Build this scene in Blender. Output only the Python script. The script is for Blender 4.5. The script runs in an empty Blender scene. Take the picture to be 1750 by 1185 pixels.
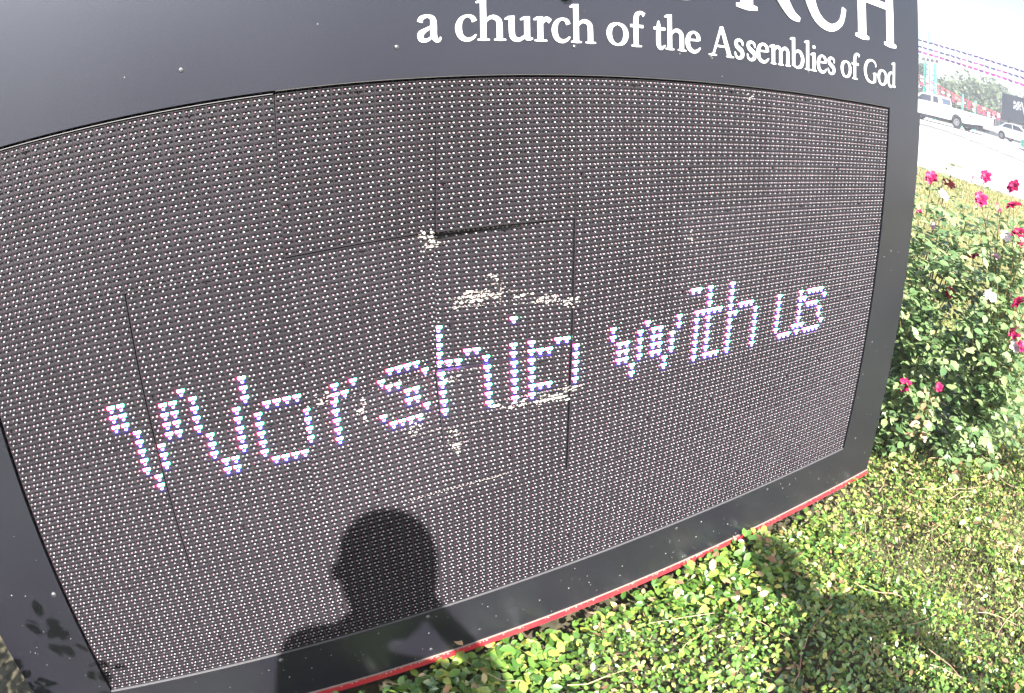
import bpy, bmesh, math, random
import numpy as np
from mathutils import Matrix, Vector, Euler
sc = bpy.context.scene
COL = sc.collection
R = random.Random(7)
NR = np.random.RandomState(11)

# ------------------------------------------------------------ camera, sky, sun, exposure
cam_d = bpy.data.cameras.new('camera')
cam = bpy.data.objects.new('camera', cam_d); COL.objects.link(cam); sc.camera = cam
cam_d.type = 'PANO'; cam_d.panorama_type = 'FISHEYE_LENS_POLYNOMIAL'   # wide action-camera lens
cam_d.sensor_fit = 'HORIZONTAL'; cam_d.sensor_width = 36
cam_d.fisheye_polynomial_k0 = 0.0
cam_d.fisheye_polynomial_k1 = -0.038614314495492776
cam_d.fisheye_polynomial_k2 = 6.972067876991281e-05
cam_d.fisheye_polynomial_k3 = -1.2685802008101108e-05
cam_d.fisheye_polynomial_k4 = 1.5882619035375526e-07
cam_d.fisheye_fov = 3.14
cam_d.shift_x = 55.31 / 1750; cam_d.shift_y = 68.0 / 1185
cam_d.clip_start = 0.01; cam_d.clip_end = 3000
cam.matrix_world = Matrix(((0.8976358515, 0.2056488925, -0.3898184335, -0.2245719909),
                           (-0.4403466325, 0.3812069119, -0.8128813773, -1.2450621196),
                           (-0.0185666737, 0.9013267018, 0.4327417883, 0.0321376052),
                           (0, 0, 0, 1)))
SUN = Vector((-0.207, -1.0, 0.83)).normalized()
world = bpy.data.worlds.new('World'); sc.world = world; world.use_nodes = True
wn = world.node_tree.nodes; wl = world.node_tree.links
sky = wn.new('ShaderNodeTexSky'); sky.sky_type = 'NISHITA'; sky.sun_disc = False
sky.sun_elevation = math.asin(SUN.z); sky.sun_rotation = math.atan2(SUN.x, SUN.y)
sky.dust_density = 2.0; sky.air_density = 1.0; sky.ozone_density = 1.0
bg = wn['Background']; bg.inputs['Strength'].default_value = 0.078
wl.new(sky.outputs[0], bg.inputs['Color'])
sun_d = bpy.data.lights.new('sun', 'SUN'); sun_d.energy = 5.0; sun_d.angle = math.radians(0.55)
sun_d.color = (1.0, 0.975, 0.95)
sun = bpy.data.objects.new('sun', sun_d); COL.objects.link(sun)
sun.rotation_euler = SUN.to_track_quat('Z', 'Y').to_euler()
sc.view_settings.view_transform = 'Standard'; sc.view_settings.look = 'None'
sc.view_settings.exposure = 2.0; sc.view_settings.gamma = 1.0
try: sc.view_settings.use_curve_mapping = False
except Exception: pass
try:
    sc.cycles.use_denoising = True; sc.cycles.max_bounces = 6
except Exception: pass

# ------------------------------------------------------------ materials
def new_mat(name):
    m = bpy.data.materials.new(name); m.use_nodes = True
    return m, m.node_tree.nodes, m.node_tree.links, m.node_tree.nodes['Principled BSDF']

def mat(name, col, rough=0.6, metal=0.0, spec=0.5, noise=0.0, nscale=20.0, bump=0.0, bscale=80.0, col2=None, emit=None, es=0.0, island=0.0):
    m, n, l, b = new_mat(name)
    b.inputs['Base Color'].default_value = (*col, 1); b.inputs['Roughness'].default_value = rough
    b.inputs['Metallic'].default_value = metal; b.inputs['Specular IOR Level'].default_value = spec
    src = None
    if noise > 0 or col2:
        tc = n.new('ShaderNodeTexCoord'); t = n.new('ShaderNodeTexNoise')
        t.inputs['Scale'].default_value = nscale; t.inputs['Detail'].default_value = 6; t.inputs['Roughness'].default_value = 0.65
        l.new(tc.outputs['Object'], t.inputs['Vector'])
        r = n.new('ShaderNodeValToRGB'); l.new(t.outputs['Fac'], r.inputs[0])
        c2 = col2 or tuple(c * (1 - noise) for c in col)
        r.color_ramp.elements[0].position = 0.35; r.color_ramp.elements[0].color = (*c2, 1)
        r.color_ramp.elements[1].position = 0.65; r.color_ramp.elements[1].color = (*col, 1)
        src = r.outputs[0]; l.new(src, b.inputs['Base Color'])
    if bump > 0:
        tc = n.new('ShaderNodeTexCoord'); t = n.new('ShaderNodeTexNoise'); t.inputs['Scale'].default_value = bscale
        l.new(tc.outputs['Object'], t.inputs['Vector'])
        bp = n.new('ShaderNodeBump'); bp.inputs['Strength'].default_value = bump; bp.inputs['Distance'].default_value = 0.002
        l.new(t.outputs['Fac'], bp.inputs['Height']); l.new(bp.outputs[0], b.inputs['Normal'])
    if emit:
        b.inputs['Emission Color'].default_value = (*emit, 1); b.inputs['Emission Strength'].default_value = es
    return m

def leaf_mat(name, ramp, rough=0.38, trans=0.25, spec=0.5):
    """ramp: list of (pos, colour); colour is picked at random for every leaf"""
    m, n, l, b = new_mat(name)
    g = n.new('ShaderNodeNewGeometry'); r = n.new('ShaderNodeValToRGB')
    cr = r.color_ramp; cr.interpolation = 'LINEAR'
    cr.elements[0].position = ramp[0][0]; cr.elements[0].color = (*ramp[0][1], 1)
    cr.elements[1].position = ramp[-1][0]; cr.elements[1].color = (*ramp[-1][1], 1)
    for p, c in ramp[1:-1]:
        e = cr.elements.new(p); e.color = (*c, 1)
    l.new(g.outputs['Random Per Island'], r.inputs[0])
    l.new(r.outputs[0], b.inputs['Base Color'])
    mr = n.new('ShaderNodeMath'); mr.operation = 'MULTIPLY_ADD'; mr.inputs[1].default_value = 0.3; mr.inputs[2].default_value = rough - 0.1
    ml = n.new('ShaderNodeMath'); ml.operation = 'FRACT'; mm = n.new('ShaderNodeMath'); mm.operation = 'MULTIPLY'; mm.inputs[1].default_value = 17.3
    l.new(g.outputs['Random Per Island'], mm.inputs[0]); l.new(mm.outputs[0], ml.inputs[0]); l.new(ml.outputs[0], mr.inputs[0])
    l.new(mr.outputs[0], b.inputs['Roughness']); b.inputs['Specular IOR Level'].default_value = spec
    if trans > 0:
        t = n.new('ShaderNodeBsdfTranslucent'); l.new(r.outputs[0], t.inputs['Color'])
        mx = n.new('ShaderNodeMixShader'); mx.inputs[0].default_value = trans
        out = [x for x in n if x.type == 'OUTPUT_MATERIAL'][0]
        l.new(b.outputs[0], mx.inputs[1]); l.new(t.outputs[0], mx.inputs[2]); l.new(mx.outputs[0], out.inputs[0])
    return m

# sign face: dark satin paint, faint dust
def face_mat():
    m, n, l, b = new_mat('sign_face_paint')
    tc = n.new('ShaderNodeTexCoord')
    t = n.new('ShaderNodeTexNoise'); t.inputs['Scale'].default_value = 2.2; t.inputs['Detail'].default_value = 5
    l.new(tc.outputs['Object'], t.inputs['Vector'])
    r = n.new('ShaderNodeValToRGB'); r.color_ramp.elements[0].position = .3; r.color_ramp.elements[0].color = (.0100, .0090, .0132, 1)
    r.color_ramp.elements[1].position = .75; r.color_ramp.elements[1].color = (.0136, .0124, .0175, 1)
    l.new(t.outputs['Fac'], r.inputs[0])
    sp = n.new('ShaderNodeTexVoronoi'); sp.inputs['Scale'].default_value = 42; l.new(tc.outputs['Object'], sp.inputs['Vector'])
    lt = n.new('ShaderNodeMath'); lt.operation = 'LESS_THAN'; lt.inputs[1].default_value = 0.055; l.new(sp.outputs['Distance'], lt.inputs[0])
    t3 = n.new('ShaderNodeTexNoise'); t3.inputs['Scale'].default_value = 5; l.new(tc.outputs['Object'], t3.inputs['Vector'])
    gt = n.new('ShaderNodeMath'); gt.operation = 'GREATER_THAN'; gt.inputs[1].default_value = 0.62; l.new(t3.outputs['Fac'], gt.inputs[0])
    mu = n.new('ShaderNodeMath'); mu.operation = 'MULTIPLY'; l.new(lt.outputs[0], mu.inputs[0]); l.new(gt.outputs[0], mu.inputs[1])
    mx = n.new('ShaderNodeMixRGB'); mx.inputs[2].default_value = (.10, .095, .09, 1); l.new(mu.outputs[0], mx.inputs[0]); l.new(r.outputs[0], mx.inputs[1])
    l.new(mx.outputs[0], b.inputs['Base Color'])
    b.inputs['Roughness'].default_value = 0.34; b.inputs['Specular IOR Level'].default_value = 0.7; b.inputs['Specular Tint'].default_value = (.78, .86, 1, 1)
    t2 = n.new('ShaderNodeTexNoise'); t2.inputs['Scale'].default_value = 420; l.new(tc.outputs['Object'], t2.inputs['Vector'])
    bp = n.new('ShaderNodeBump'); bp.inputs['Strength'].default_value = 0.12; bp.inputs['Distance'].default_value = 0.001
    l.new(t2.outputs['Fac'], bp.inputs['Height']); l.new(bp.outputs[0], b.inputs['Normal'])
    return m
M_face = face_mat()
M_tile = mat('display_plastic', (.033, .028, .0325), rough=.5, spec=.22, noise=.22, nscale=9)
def vary(m, island, lo, hi, dead=0.0, speck=None):
    n = m.node_tree.nodes; l = m.node_tree.links; b = n['Principled BSDF']
    src = n.new('ShaderNodeNewGeometry').outputs['Random Per Island'] if island else n.new('ShaderNodeObjectInfo').outputs['Random']
    mr = n.new('ShaderNodeMapRange'); mr.inputs['From Min'].default_value = dead; mr.inputs['To Min'].default_value = lo; mr.inputs['To Max'].default_value = hi
    l.new(src, mr.inputs['Value']); f = mr.outputs[0]
    if dead > 0:
        g = n.new('ShaderNodeMath'); g.operation = 'GREATER_THAN'; g.inputs[1].default_value = dead; l.new(src, g.inputs[0])
        mm = n.new('ShaderNodeMath'); mm.operation = 'MULTIPLY'; l.new(g.outputs[0], mm.inputs[0]); l.new(f, mm.inputs[1]); f = mm.outputs[0]
    mx = n.new('ShaderNodeVectorMath'); mx.operation = 'SCALE'
    bi = b.inputs['Base Color']
    if bi.is_linked: l.new(bi.links[0].from_socket, mx.inputs[0])
    else: mx.inputs[0].default_value = bi.default_value[:3]
    l.new(f, mx.inputs['Scale']); l.new(mx.outputs[0], bi)
vary(M_tile, False, .86, 1.14)
M_back = mat('display_backing', (.006, .006, .008), rough=.8)
M_louver = mat('louver_plastic', (.010, .0085, .010), rough=.6, spec=.2)
M_ledr = mat('red_led_lens', (.34, .21, .24), rough=.2)
M_ledg = mat('green_led_lens', (.30, .35, .34), rough=.2)
M_ledb = mat('blue_led_lens', (.42, .42, .46), rough=.2)
for _m in (M_ledr, M_ledg, M_ledb): vary(_m, True, .52, 1.08, .006)
M_onr = mat('lit_red_led', (.9, .3, .4), rough=.3, emit=(1, .04, .22), es=40)
M_ong = mat('lit_green_led', (.4, .9, .7), rough=.3, emit=(.06, 1, .50), es=10)
M_onb = mat('lit_blue_led', (.5, .5, .95), rough=.3, emit=(.07, .045, 1), es=17)
M_white = mat('white_vinyl', (.62, .62, .62), rough=.5)
M_red = mat('red_trim_paint', (.36, .012, .024), rough=.6, nscale=9, col2=(.34, .030, .032))
M_lip = mat('lip_metal_and_lit_edge', (.20, .19, .19), rough=.5, metal=.5)
M_scuff = mat('scuff_white', (.40, .36, .32), rough=.8)
M_screw = mat('screw_metal', (.16, .16, .17), rough=.4, metal=.8)
M_rubber = mat('black_rubber', (.01, .01, .011), rough=.7)

# ------------------------------------------------------------ helpers
def tag(o, label=None, cat=None, group=None, kind=None):
    if label: o['label'] = label
    if cat: o['category'] = cat
    if group: o['group'] = group
    if kind: o['kind'] = kind
    return o
def empty(name, loc=(0, 0, 0), rz=0, **k):
    o = bpy.data.objects.new(name, None); COL.objects.link(o); o.location = loc; o.rotation_euler = (0, 0, rz)
    o.empty_display_size = .1
    return tag(o, **k)
def link(name, me, parent=None, m=None):
    o = bpy.data.objects.new(name, me); COL.objects.link(o)
    if m is not None:
        me.materials.clear()
        for x in (m if isinstance(m, (list, tuple)) else [m]): me.materials.append(x)
    if parent: o.parent = parent
    return o
class MB:
    """collects simple shapes and links them as one mesh"""
    def __init__(s): s.v = []; s.f = []; s.mi = []
    def add(s, vs, fs, mi=0):
        b = len(s.v); s.v += [tuple(v) for v in vs]; s.f += [tuple(b + i for i in f) for f in fs]; s.mi += [mi] * len(fs); return s
    def box(s, x0, x1, y0, y1, z0, z1, mi=0):
        return s.add([(x0, y0, z0), (x1, y0, z0), (x1, y1, z0), (x0, y1, z0), (x0, y0, z1), (x1, y0, z1), (x1, y1, z1), (x0, y1, z1)],
                     [(0, 3, 2, 1), (4, 5, 6, 7), (0, 1, 5, 4), (1, 2, 6, 5), (2, 3, 7, 6), (3, 0, 4, 7)], mi)
    def tube(s, pts, rad, n=6, mi=0):
        pts = [Vector(p) for p in pts]
        rads = rad if isinstance(rad, (list, tuple)) else [rad] * len(pts)
        vs = []
        for i, p in enumerate(pts):
            d = (pts[min(i + 1, len(pts) - 1)] - pts[max(i - 1, 0)]).normalized()
            a = d.cross(Vector((0, 0, 1))); a = a if a.length > .05 else d.cross(Vector((1, 0, 0)))
            a.normalize(); b = d.cross(a)
            for k in range(n):
                t = 2 * math.pi * k / n; vs.append(p + (a * math.cos(t) + b * math.sin(t)) * rads[i])
        fs = [(i * n + k, i * n + (k + 1) % n, (i + 1) * n + (k + 1) % n, (i + 1) * n + k) for i in range(len(pts) - 1) for k in range(n)]
        fs += [tuple(range(n))[::-1], tuple((len(pts) - 1) * n + k for k in range(n))]
        return s.add(vs, fs, mi)
    def prism(s, outline, axis, a, b, mi=0):
        """outline of 2D points extruded along 'axis' from a to b"""
        n = len(outline)
        def P(u, v, w): return {'x': (w, u, v), 'y': (u, w, v), 'z': (u, v, w)}[axis]
        vs = [P(u, v, a) for u, v in outline] + [P(u, v, b) for u, v in outline]
        fs = [tuple(range(n)), tuple(range(2 * n - 1, n - 1, -1))] + [(i, (i + 1) % n + 0, (i + 1) % n + n, i + n) for i in range(n)]
        return s.add(vs, fs, mi)
    def mesh(s, name, m=None, smooth=False):
        me = bpy.data.meshes.new(name); me.from_pydata(s.v, [], s.f)
        if m is not None:
            for x in (m if isinstance(m, (list, tuple)) else [m]): me.materials.append(x)
        me.polygons.foreach_set('material_index', s.mi)
        if smooth: me.polygons.foreach_set('use_smooth', [True] * len(s.f))
        me.validate(); me.update()
        bm = bmesh.new(); bm.from_mesh(me); bmesh.ops.recalc_face_normals(bm, faces=bm.faces); bm.to_mesh(me); bm.free()
        return me
    def build(s, name, m, parent=None, smooth=False):
        return link(name, s.mesh(name, m, smooth), parent)

def leaves_mesh(name, P, size, normals, heads, mats, mi=None, aspect=.6, fold=.12, curl=.12):
    """vectorised leaves: each six corner points, four faces, folded on the midrib. P,size,normals,heads: arrays"""
    n = len(P); Nn = normals / np.linalg.norm(normals, axis=1)[:, None]
    H = heads - (heads * Nn).sum(1)[:, None] * Nn; H /= np.maximum(np.linalg.norm(H, axis=1), 1e-6)[:, None]
    S = np.cross(Nn, H); s = size[:, None]
    w = (size * aspect)[:, None] * .5
    rows = [P, P + H * s * .30 + S * w * .88 + Nn * w * fold, P + H * s * .68 + S * w * .80 + Nn * (w * fold - s * curl * .4), P + H * s - Nn * s * curl,
            P + H * s * .68 - S * w * .80 + Nn * (w * fold - s * curl * .4), P + H * s * .30 - S * w * .88 + Nn * w * fold, P + H * s * .5 - Nn * s * .03]
    V = np.stack(rows, 1).reshape(-1, 3)
    F = np.array([[0, 1, 6], [1, 2, 6], [2, 3, 6], [3, 4, 6], [4, 5, 6], [5, 0, 6]])
    T = (np.arange(n)[:, None, None] * 7 + F[None]).reshape(-1, 3)
    me = bpy.data.meshes.new(name); me.vertices.add(len(V)); me.vertices.foreach_set('co', V.ravel().astype(np.float32))
    nt = len(T); me.loops.add(nt * 3); me.loops.foreach_set('vertex_index', T.ravel().astype(np.int32))
    me.polygons.add(nt); me.polygons.foreach_set('loop_start', (np.arange(nt) * 3).astype(np.int32))
    try: me.polygons.foreach_set('loop_total', np.full(nt, 3, np.int32))
    except Exception: pass
    for m in mats: me.materials.append(m)
    if mi is not None: me.polygons.foreach_set('material_index', np.repeat(mi, 6).astype(np.int32))
    me.polygons.foreach_set('use_smooth', np.ones(nt, bool))
    me.update(calc_edges=True); me.validate()
    return me
def blades_mesh(name, P, h, lean, w, mats):
    """grass blades: two-segment bent strips"""
    n = len(P); th = NR.uniform(0, 6.283, n); S = np.stack([np.cos(th), np.sin(th), 0 * th], 1) * (w[:, None])
    Lx = lean
    up = np.zeros((n, 3)); up[:, 2] = 1
    V = np.stack([P - S, P + S, P + up * (h * .55)[:, None] + Lx * .35 + S * .7, P + up * (h * .55)[:, None] + Lx * .35 - S * .7, P + up * h[:, None] * .93 + Lx], 1).reshape(-1, 3)
    F = np.array([[0, 1, 2], [0, 2, 3], [3, 2, 4]]); T = (np.arange(n)[:, None, None] * 5 + F[None]).reshape(-1, 3)
    me = bpy.data.meshes.new(name); me.vertices.add(len(V)); me.vertices.foreach_set('co', V.ravel().astype(np.float32))
    nt = len(T); me.loops.add(nt * 3); me.loops.foreach_set('vertex_index', T.ravel().astype(np.int32))
    me.polygons.add(nt); me.polygons.foreach_set('loop_start', (np.arange(nt) * 3).astype(np.int32))
    try: me.polygons.foreach_set('loop_total', np.full(nt, 3, np.int32))
    except Exception: pass
    for m in mats: me.materials.append(m)
    me.update(calc_edges=True); me.validate()
    return me

CP = 0.02            # spacing of the display's pixels, metres: sign coordinates below are in this unit
def SX(c): return c * CP
def SZ(r): return -r * CP

# ------------------------------------------------------------ terrain
def gz(x, y=0.0):
    """ground height"""
    d = math.hypot(x, y)
    if x < 15 : return -1.50 + 0.08 * max(0, min(1, (d - 3) / 12))
    t = max(0, min(1, (x - 15) / 26)); q = max(0, min(1, (17.0 - y) / 7)); return -1.42 + 0.60 * t - .62 * t * q * q * (3 - 2 * q)
M_soil = mat('soil_mulch', (.10, .085, .045), rough=.95, noise=.6, nscale=30, bump=.6, bscale=60)
M_lawn = mat('dry_lawn', (.24, .21, .07), rough=.9, nscale=1.6, col2=(.15, .15, .04), bump=.6, bscale=120)
M_conc = mat('pale_concrete', (.50, .48, .46), rough=.85, noise=.12, nscale=.6)
M_asph = mat('worn_asphalt', (.36, .35, .34), rough=.9, noise=.15, nscale=.8)
M_far = mat('far_lawn', (.12, .14, .05), rough=1, noise=.4, nscale=.2)
def sheet(name, xs, ys, fz, m, dz=0.0):
    v = [(x, y, fz(x, y) + dz) for y in ys for x in xs]; nx = len(xs)
    f = [(j * nx + i, j * nx + i + 1, (j + 1) * nx + i + 1, (j + 1) * nx + i) for j in range(len(ys) - 1) for i in range(nx - 1)]
    me = bpy.data.meshes.new(name); me.from_pydata(v, [], f); me.update()
    o = link(name, me, None, m); o['kind'] = 'structure'; return o
xs = [-600, -300, -100, -40, -15, -6, -3] + [-2 + .5 * i for i in range(34)] + [15.0] + [16 + 2.0 * i for i in range(14)] + [60, 90, 200, 600]
ys = [-600, -300, -100, -40, -20, -10, -6, -4, -3, -2, -1, -.5, 0, .5, 1, 2, 3, 4, 6, 8, 10, 11.5, 13, 14.5, 16, 18, 20, 30, 50, 90, 200, 600]
sheet('ground', xs, ys, gz, M_far, -0.03)
sheet('lawn', [2.2 + .8 * i for i in range(16)] + [14.85], [-12, -8, -4, -2, 0, 2, 4, 6, 8, 12, 18, 30], gz, M_lawn, -0.016)
sheet('flower_bed', [-3.5, -2.5, -1.5, -.5, .5, 1.5, 2.5, 3.3, 4.2], [-2.6, -1.8, -1, -.5, 0, .6, 1.2, 2.0], gz, M_soil, -0.010)
sheet('parking_lot', [14.95, 18, 22, 26, 30, 33.6], [-60, -20, 0, 6, 8, 10, 11.5, 13, 14.5, 16, 18, 20, 30, 60, 120], gz, M_conc, -0.008)
sheet('road', [34.0, 37, 40, 43, 47, 50.5], [-60, -20, 0, 6, 8, 10, 11.5, 13, 14.5, 16, 18, 20, 30, 60, 120], gz, M_asph, -0.004)
kb = MB(); 
for i in range(140): kb.box(33.62, 33.95, -40 + i * .99, -39.012 + i * .99, gz(33.8, -39.5 + i * .99) - .2, gz(33.8, -39.5 + i * .99) + .10)
k_ = kb.build('kerb', mat('kerb_concrete', (.30, .29, .28), rough=.9, noise=.2, nscale=3)); k_['kind'] = 'structure'
kb = MB()
for i in range(60): kb.box(14.80, 14.95, -60 + i * 3, -57.02 + i * 3, gz(14.9) - .1, gz(14.9) + .03)
k_ = kb.build('lot_kerb', mat('lot_kerb_concrete', (.5, .48, .45), rough=.9)); k_['kind'] = 'structure'
for xx in (42.2,):
    lb = MB()
    for i in range(40): lb.box(xx, xx + .12, -60 + i * 4, -58 + i * 4, gz(xx, -59 + i * 4) - .05, gz(xx, -59 + i * 4) + .006)
    k_ = lb.build('lane_marking', M_white); k_['kind'] = 'structure'

# ------------------------------------------------------------ the sign
sign = empty('electronic_sign', (1.2 * .5, 0.2, -1.5), label='wide black church sign with white serif lettering above a dotted LED display', cat='sign')
bpy.context.view_layer.update()
ORG = Vector(sign.location)
def child(o, parent=None):
    """put a mesh written in world coordinates under the sign"""
    p = parent or sign; o.parent = p
    off = Vector((0, 0, 0)); q = p
    while q is not None: off += Vector(q.location); q = q.parent
    o.location = Vector(o.location) - off
    return o
XL, XR, ZT, ZB = SX(-40.5), SX(100.2), SZ(-46), SZ(68.2)
OL, OR, OT, OB = SX(-30.25), SX(90.2), SZ(-.32), SZ(60.25)
YF = -0.003
fr = MB()
fr.box(XL, XR, YF, .12, OT, ZT); 
fr.box(XL, OL, YF, .12, OB, OT); fr.box(OR, SX(101.2), YF, .12, OB, OT); fr.box(XL, SX(101.4), YF, .12, ZB, OB)
child(fr.build('face_frame', M_face))
cb = MB(); cb.box(XL + .004, XR - .004, .122, .42, ZB - .01, ZT - .004)
child(cb.build('cabinet', M_face))
# red trim along the bottom; a pale strip paints sunlight on its top ledge
rt = MB(); rt.box(XL - .002, SX(101.4) + .002, YF - .006, .40, ZB - .020, ZB - .0015)
child(rt.build('bottom_trim', M_red))
rt = MB(); rt.box(XL, SX(101.4), YF - .0045, YF - .0005, ZB - .0012, ZB + .0010)
child(rt.build('trim_lit_line', mat('sunlit_ledge_line', (.26, .20, .16), rough=.8)))
for xx in (SX(-10), SX(70)):
    pm = MB(); pm.box(xx - .1, xx + .1, .12, .32, -1.75, ZB - .024); child(pm.build('post', M_face))

# display cells: tile plates, louvers and LEDs of one 15 x 15 module (local x right, z up, origin top left)
def module_mesh(kind):
    b = MB(); n = 15; W = n * CP
    if kind == 'plate':
        for i in range(n):
            for j in range(n):
                x0, x1 = i * CP + .00035, (i + 1) * CP - .00035; z0, z1 = -(j + 1) * CP + .00035, -j * CP - .00035
                b.add([(x0, .003, z0), (x1, .003, z0), (x1, .003, z1), (x0, .003, z1), (x0, .0052, z0), (x1, .0052, z0), (x1, .0052, z1), (x0, .0052, z1)],
                      [(0, 1, 2, 3), (0, 4, 5, 1), (1, 5, 6, 2), (2, 6, 7, 3), (3, 7, 4, 0)], 0)
                x0, x1 = i * CP + (.0004 if i == 0 else 0), (i + 1) * CP - (.0004 if i == 14 else 0); z0, z1 = -(j + 1) * CP + (.0004 if j == 14 else 0), -j * CP - (.0004 if j == 0 else 0)
                b.add([(x0, .0050, z0), (x1, .0050, z0), (x1, .0050, z1), (x0, .0050, z1)], [(0, 1, 2, 3)], 1)
                if i in (0, 14): xe = x0 if i == 0 else x1; b.add([(xe, .005, z0), (xe, .013, z0), (xe, .013, z1), (xe, .005, z1)], [(0, 1, 2, 3)], 1)
                if j in (0, 14): ze = z1 if j == 0 else z0; b.add([(x0, .005, ze), (x1, .005, ze), (x1, .013, ze), (x0, .013, ze)], [(0, 1, 2, 3)], 1)
        return b.mesh('module_plate', [M_tile, M_back])
    if kind == 'louver':
        for j in range(n):
            for f, h, t in ((.52, .0046, .0009), (.045, .0042, .0008)):
                for i in range(n):
                    x0, x1 = i * CP + .0016, (i + 1) * CP - .0016; z = -(j + f) * CP
                    b.add([(x0, .0031, z), (x0, .003 - h, z), (x1, .003 - h, z), (x1, .0031, z), (x0, .0031, z - t), (x0, .003 - h, z - t), (x1, .003 - h, z - t), (x1, .0031, z - t)],
                          [(0, 1, 2, 3), (7, 6, 5, 4), (1, 5, 6, 2), (0, 4, 5, 1), (3, 2, 6, 7)], 0)
        return b.mesh('module_louvers', [M_louver])
def led(b, x, z, r, h, mi, y0=.003, ns=6, a0=0.0):
    vs = []
    for rr, hh in ((1, 0), (1, .45), (.72, .82)):
        for k in range(ns):
            t = 2 * math.pi * k / ns + a0; vs.append((x + r * rr * math.cos(t), y0 - h * hh, z + r * rr * math.sin(t)))
    vs.append((x, y0 - h, z))
    fs = [(i * ns + k, i * ns + (k + 1) % ns, (i + 1) * ns + (k + 1) % ns, (i + 1) * ns + k) for i in range(2) for k in range(ns)]
    fs += [(2 * ns + k, 2 * ns + (k + 1) % ns, 3 * ns) for k in range(ns)]
    b.add(vs, fs, mi)
LEDPOS = ((.29, .29), (.71, .29), (.50, .70))
def led_mesh(skip=()):
    b = MB(); rr = random.Random(3)
    for j in range(15):
        for i in range(15):
            if (i, j) in skip: continue
            for k, (fx, fz_) in enumerate(LEDPOS):
                led(b, (i + fx) * CP, -(j + fz_) * CP, (.0020 if k < 2 else .0023), .0044 * rr.uniform(.9, 1.05), k, a0=rr.random())
    return b.mesh('module_leds', [M_ledr, M_ledg, M_ledb], smooth=True)
LIT_R0 = 25; LIT_C0 = -22
LIT = """
...##.....#.....#....................#.......#.......................##.#...#...........................
...##...##.#....#....................#..................................#...#...........................
...##...##.#....#....................#..................................#...#...........................
.....#..##.#...#..####...#.#...####..#..##...#.#..##.....#....#....#..#####.#.###.....#....#.####.......
.....#..##.#...#.#.......##...#....#.###..#..#.###..#....#...#.##..#..#.#...##...#....#....##....#......
.....#.#....#..#.#....#..#.....##....#....#..#.#....#.....##.#.##.#...#.#...#....#....#....#.###........
.....#.#....#..#.#....#..#.......##..#....#..#.#....#.....##.#.##.#...#.#...#....#....#....#....#.......
.....#.#....#..#.#....#..#.......##..#....#..#.#....#.....##.#.##.#...#.#...#....#....#....#....#.......
......#......##..#....#..#....#....#.#....#..#.###..#.......#....#....#.#...#....#....#...###....#......
......#......##...####...#.....####..#....#..#.#............#....#....#.###.#....#.....###.#.####.......
........................................................................................................
........................................................................................................
........................................................................................................
........................................................................................................
........................................................................................................
........................................................................................................
........................................................................................................
........................................................................................................
........................................................................................................
........................................................................................................
""".strip().split('\n')
lit = {}
for j, row in enumerate(LIT):
    for i, ch in enumerate(row.strip()):
        if ch == '#':
            c, r = LIT_C0 + i, LIT_R0 + j
            lit.setdefault(((c + 30) // 15, r // 15), set()).add(((c + 30) % 15, r % 15))
DENT = {(2, 0): (0, 0, 15, 33), (3, 0): (0, 0, 24, 1), (2, 1): (12, 38, 10, 50), (3, 1): (50, 6, 62, 6), (2, 2): (18, 56, 1, 2), (3, 2): (45, 3, 2, 1), (1, 1): (6, 1, 6, 2), (1, 2): (6, 1, 2, 1)}
pl0, lv0, ld0 = module_mesh('plate'), module_mesh('louver'), led_mesh()
W15 = 15 * CP
def warp(me, d):
    me = me.copy(); n = len(me.vertices); co = np.empty(n * 3, np.float32); me.vertices.foreach_get('co', co); co = co.reshape(-1, 3)
    u = np.clip(co[:, 0] / W15, 0, 1); v = np.clip(-co[:, 2] / W15, 0, 1)
    co[:, 1] += (d[0] * (1 - u) * (1 - v) + d[1] * u * (1 - v) + d[2] * (1 - u) * v + d[3] * u * v) / 1000
    me.vertices.foreach_set('co', co.ravel()); me.update(); return me
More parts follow.
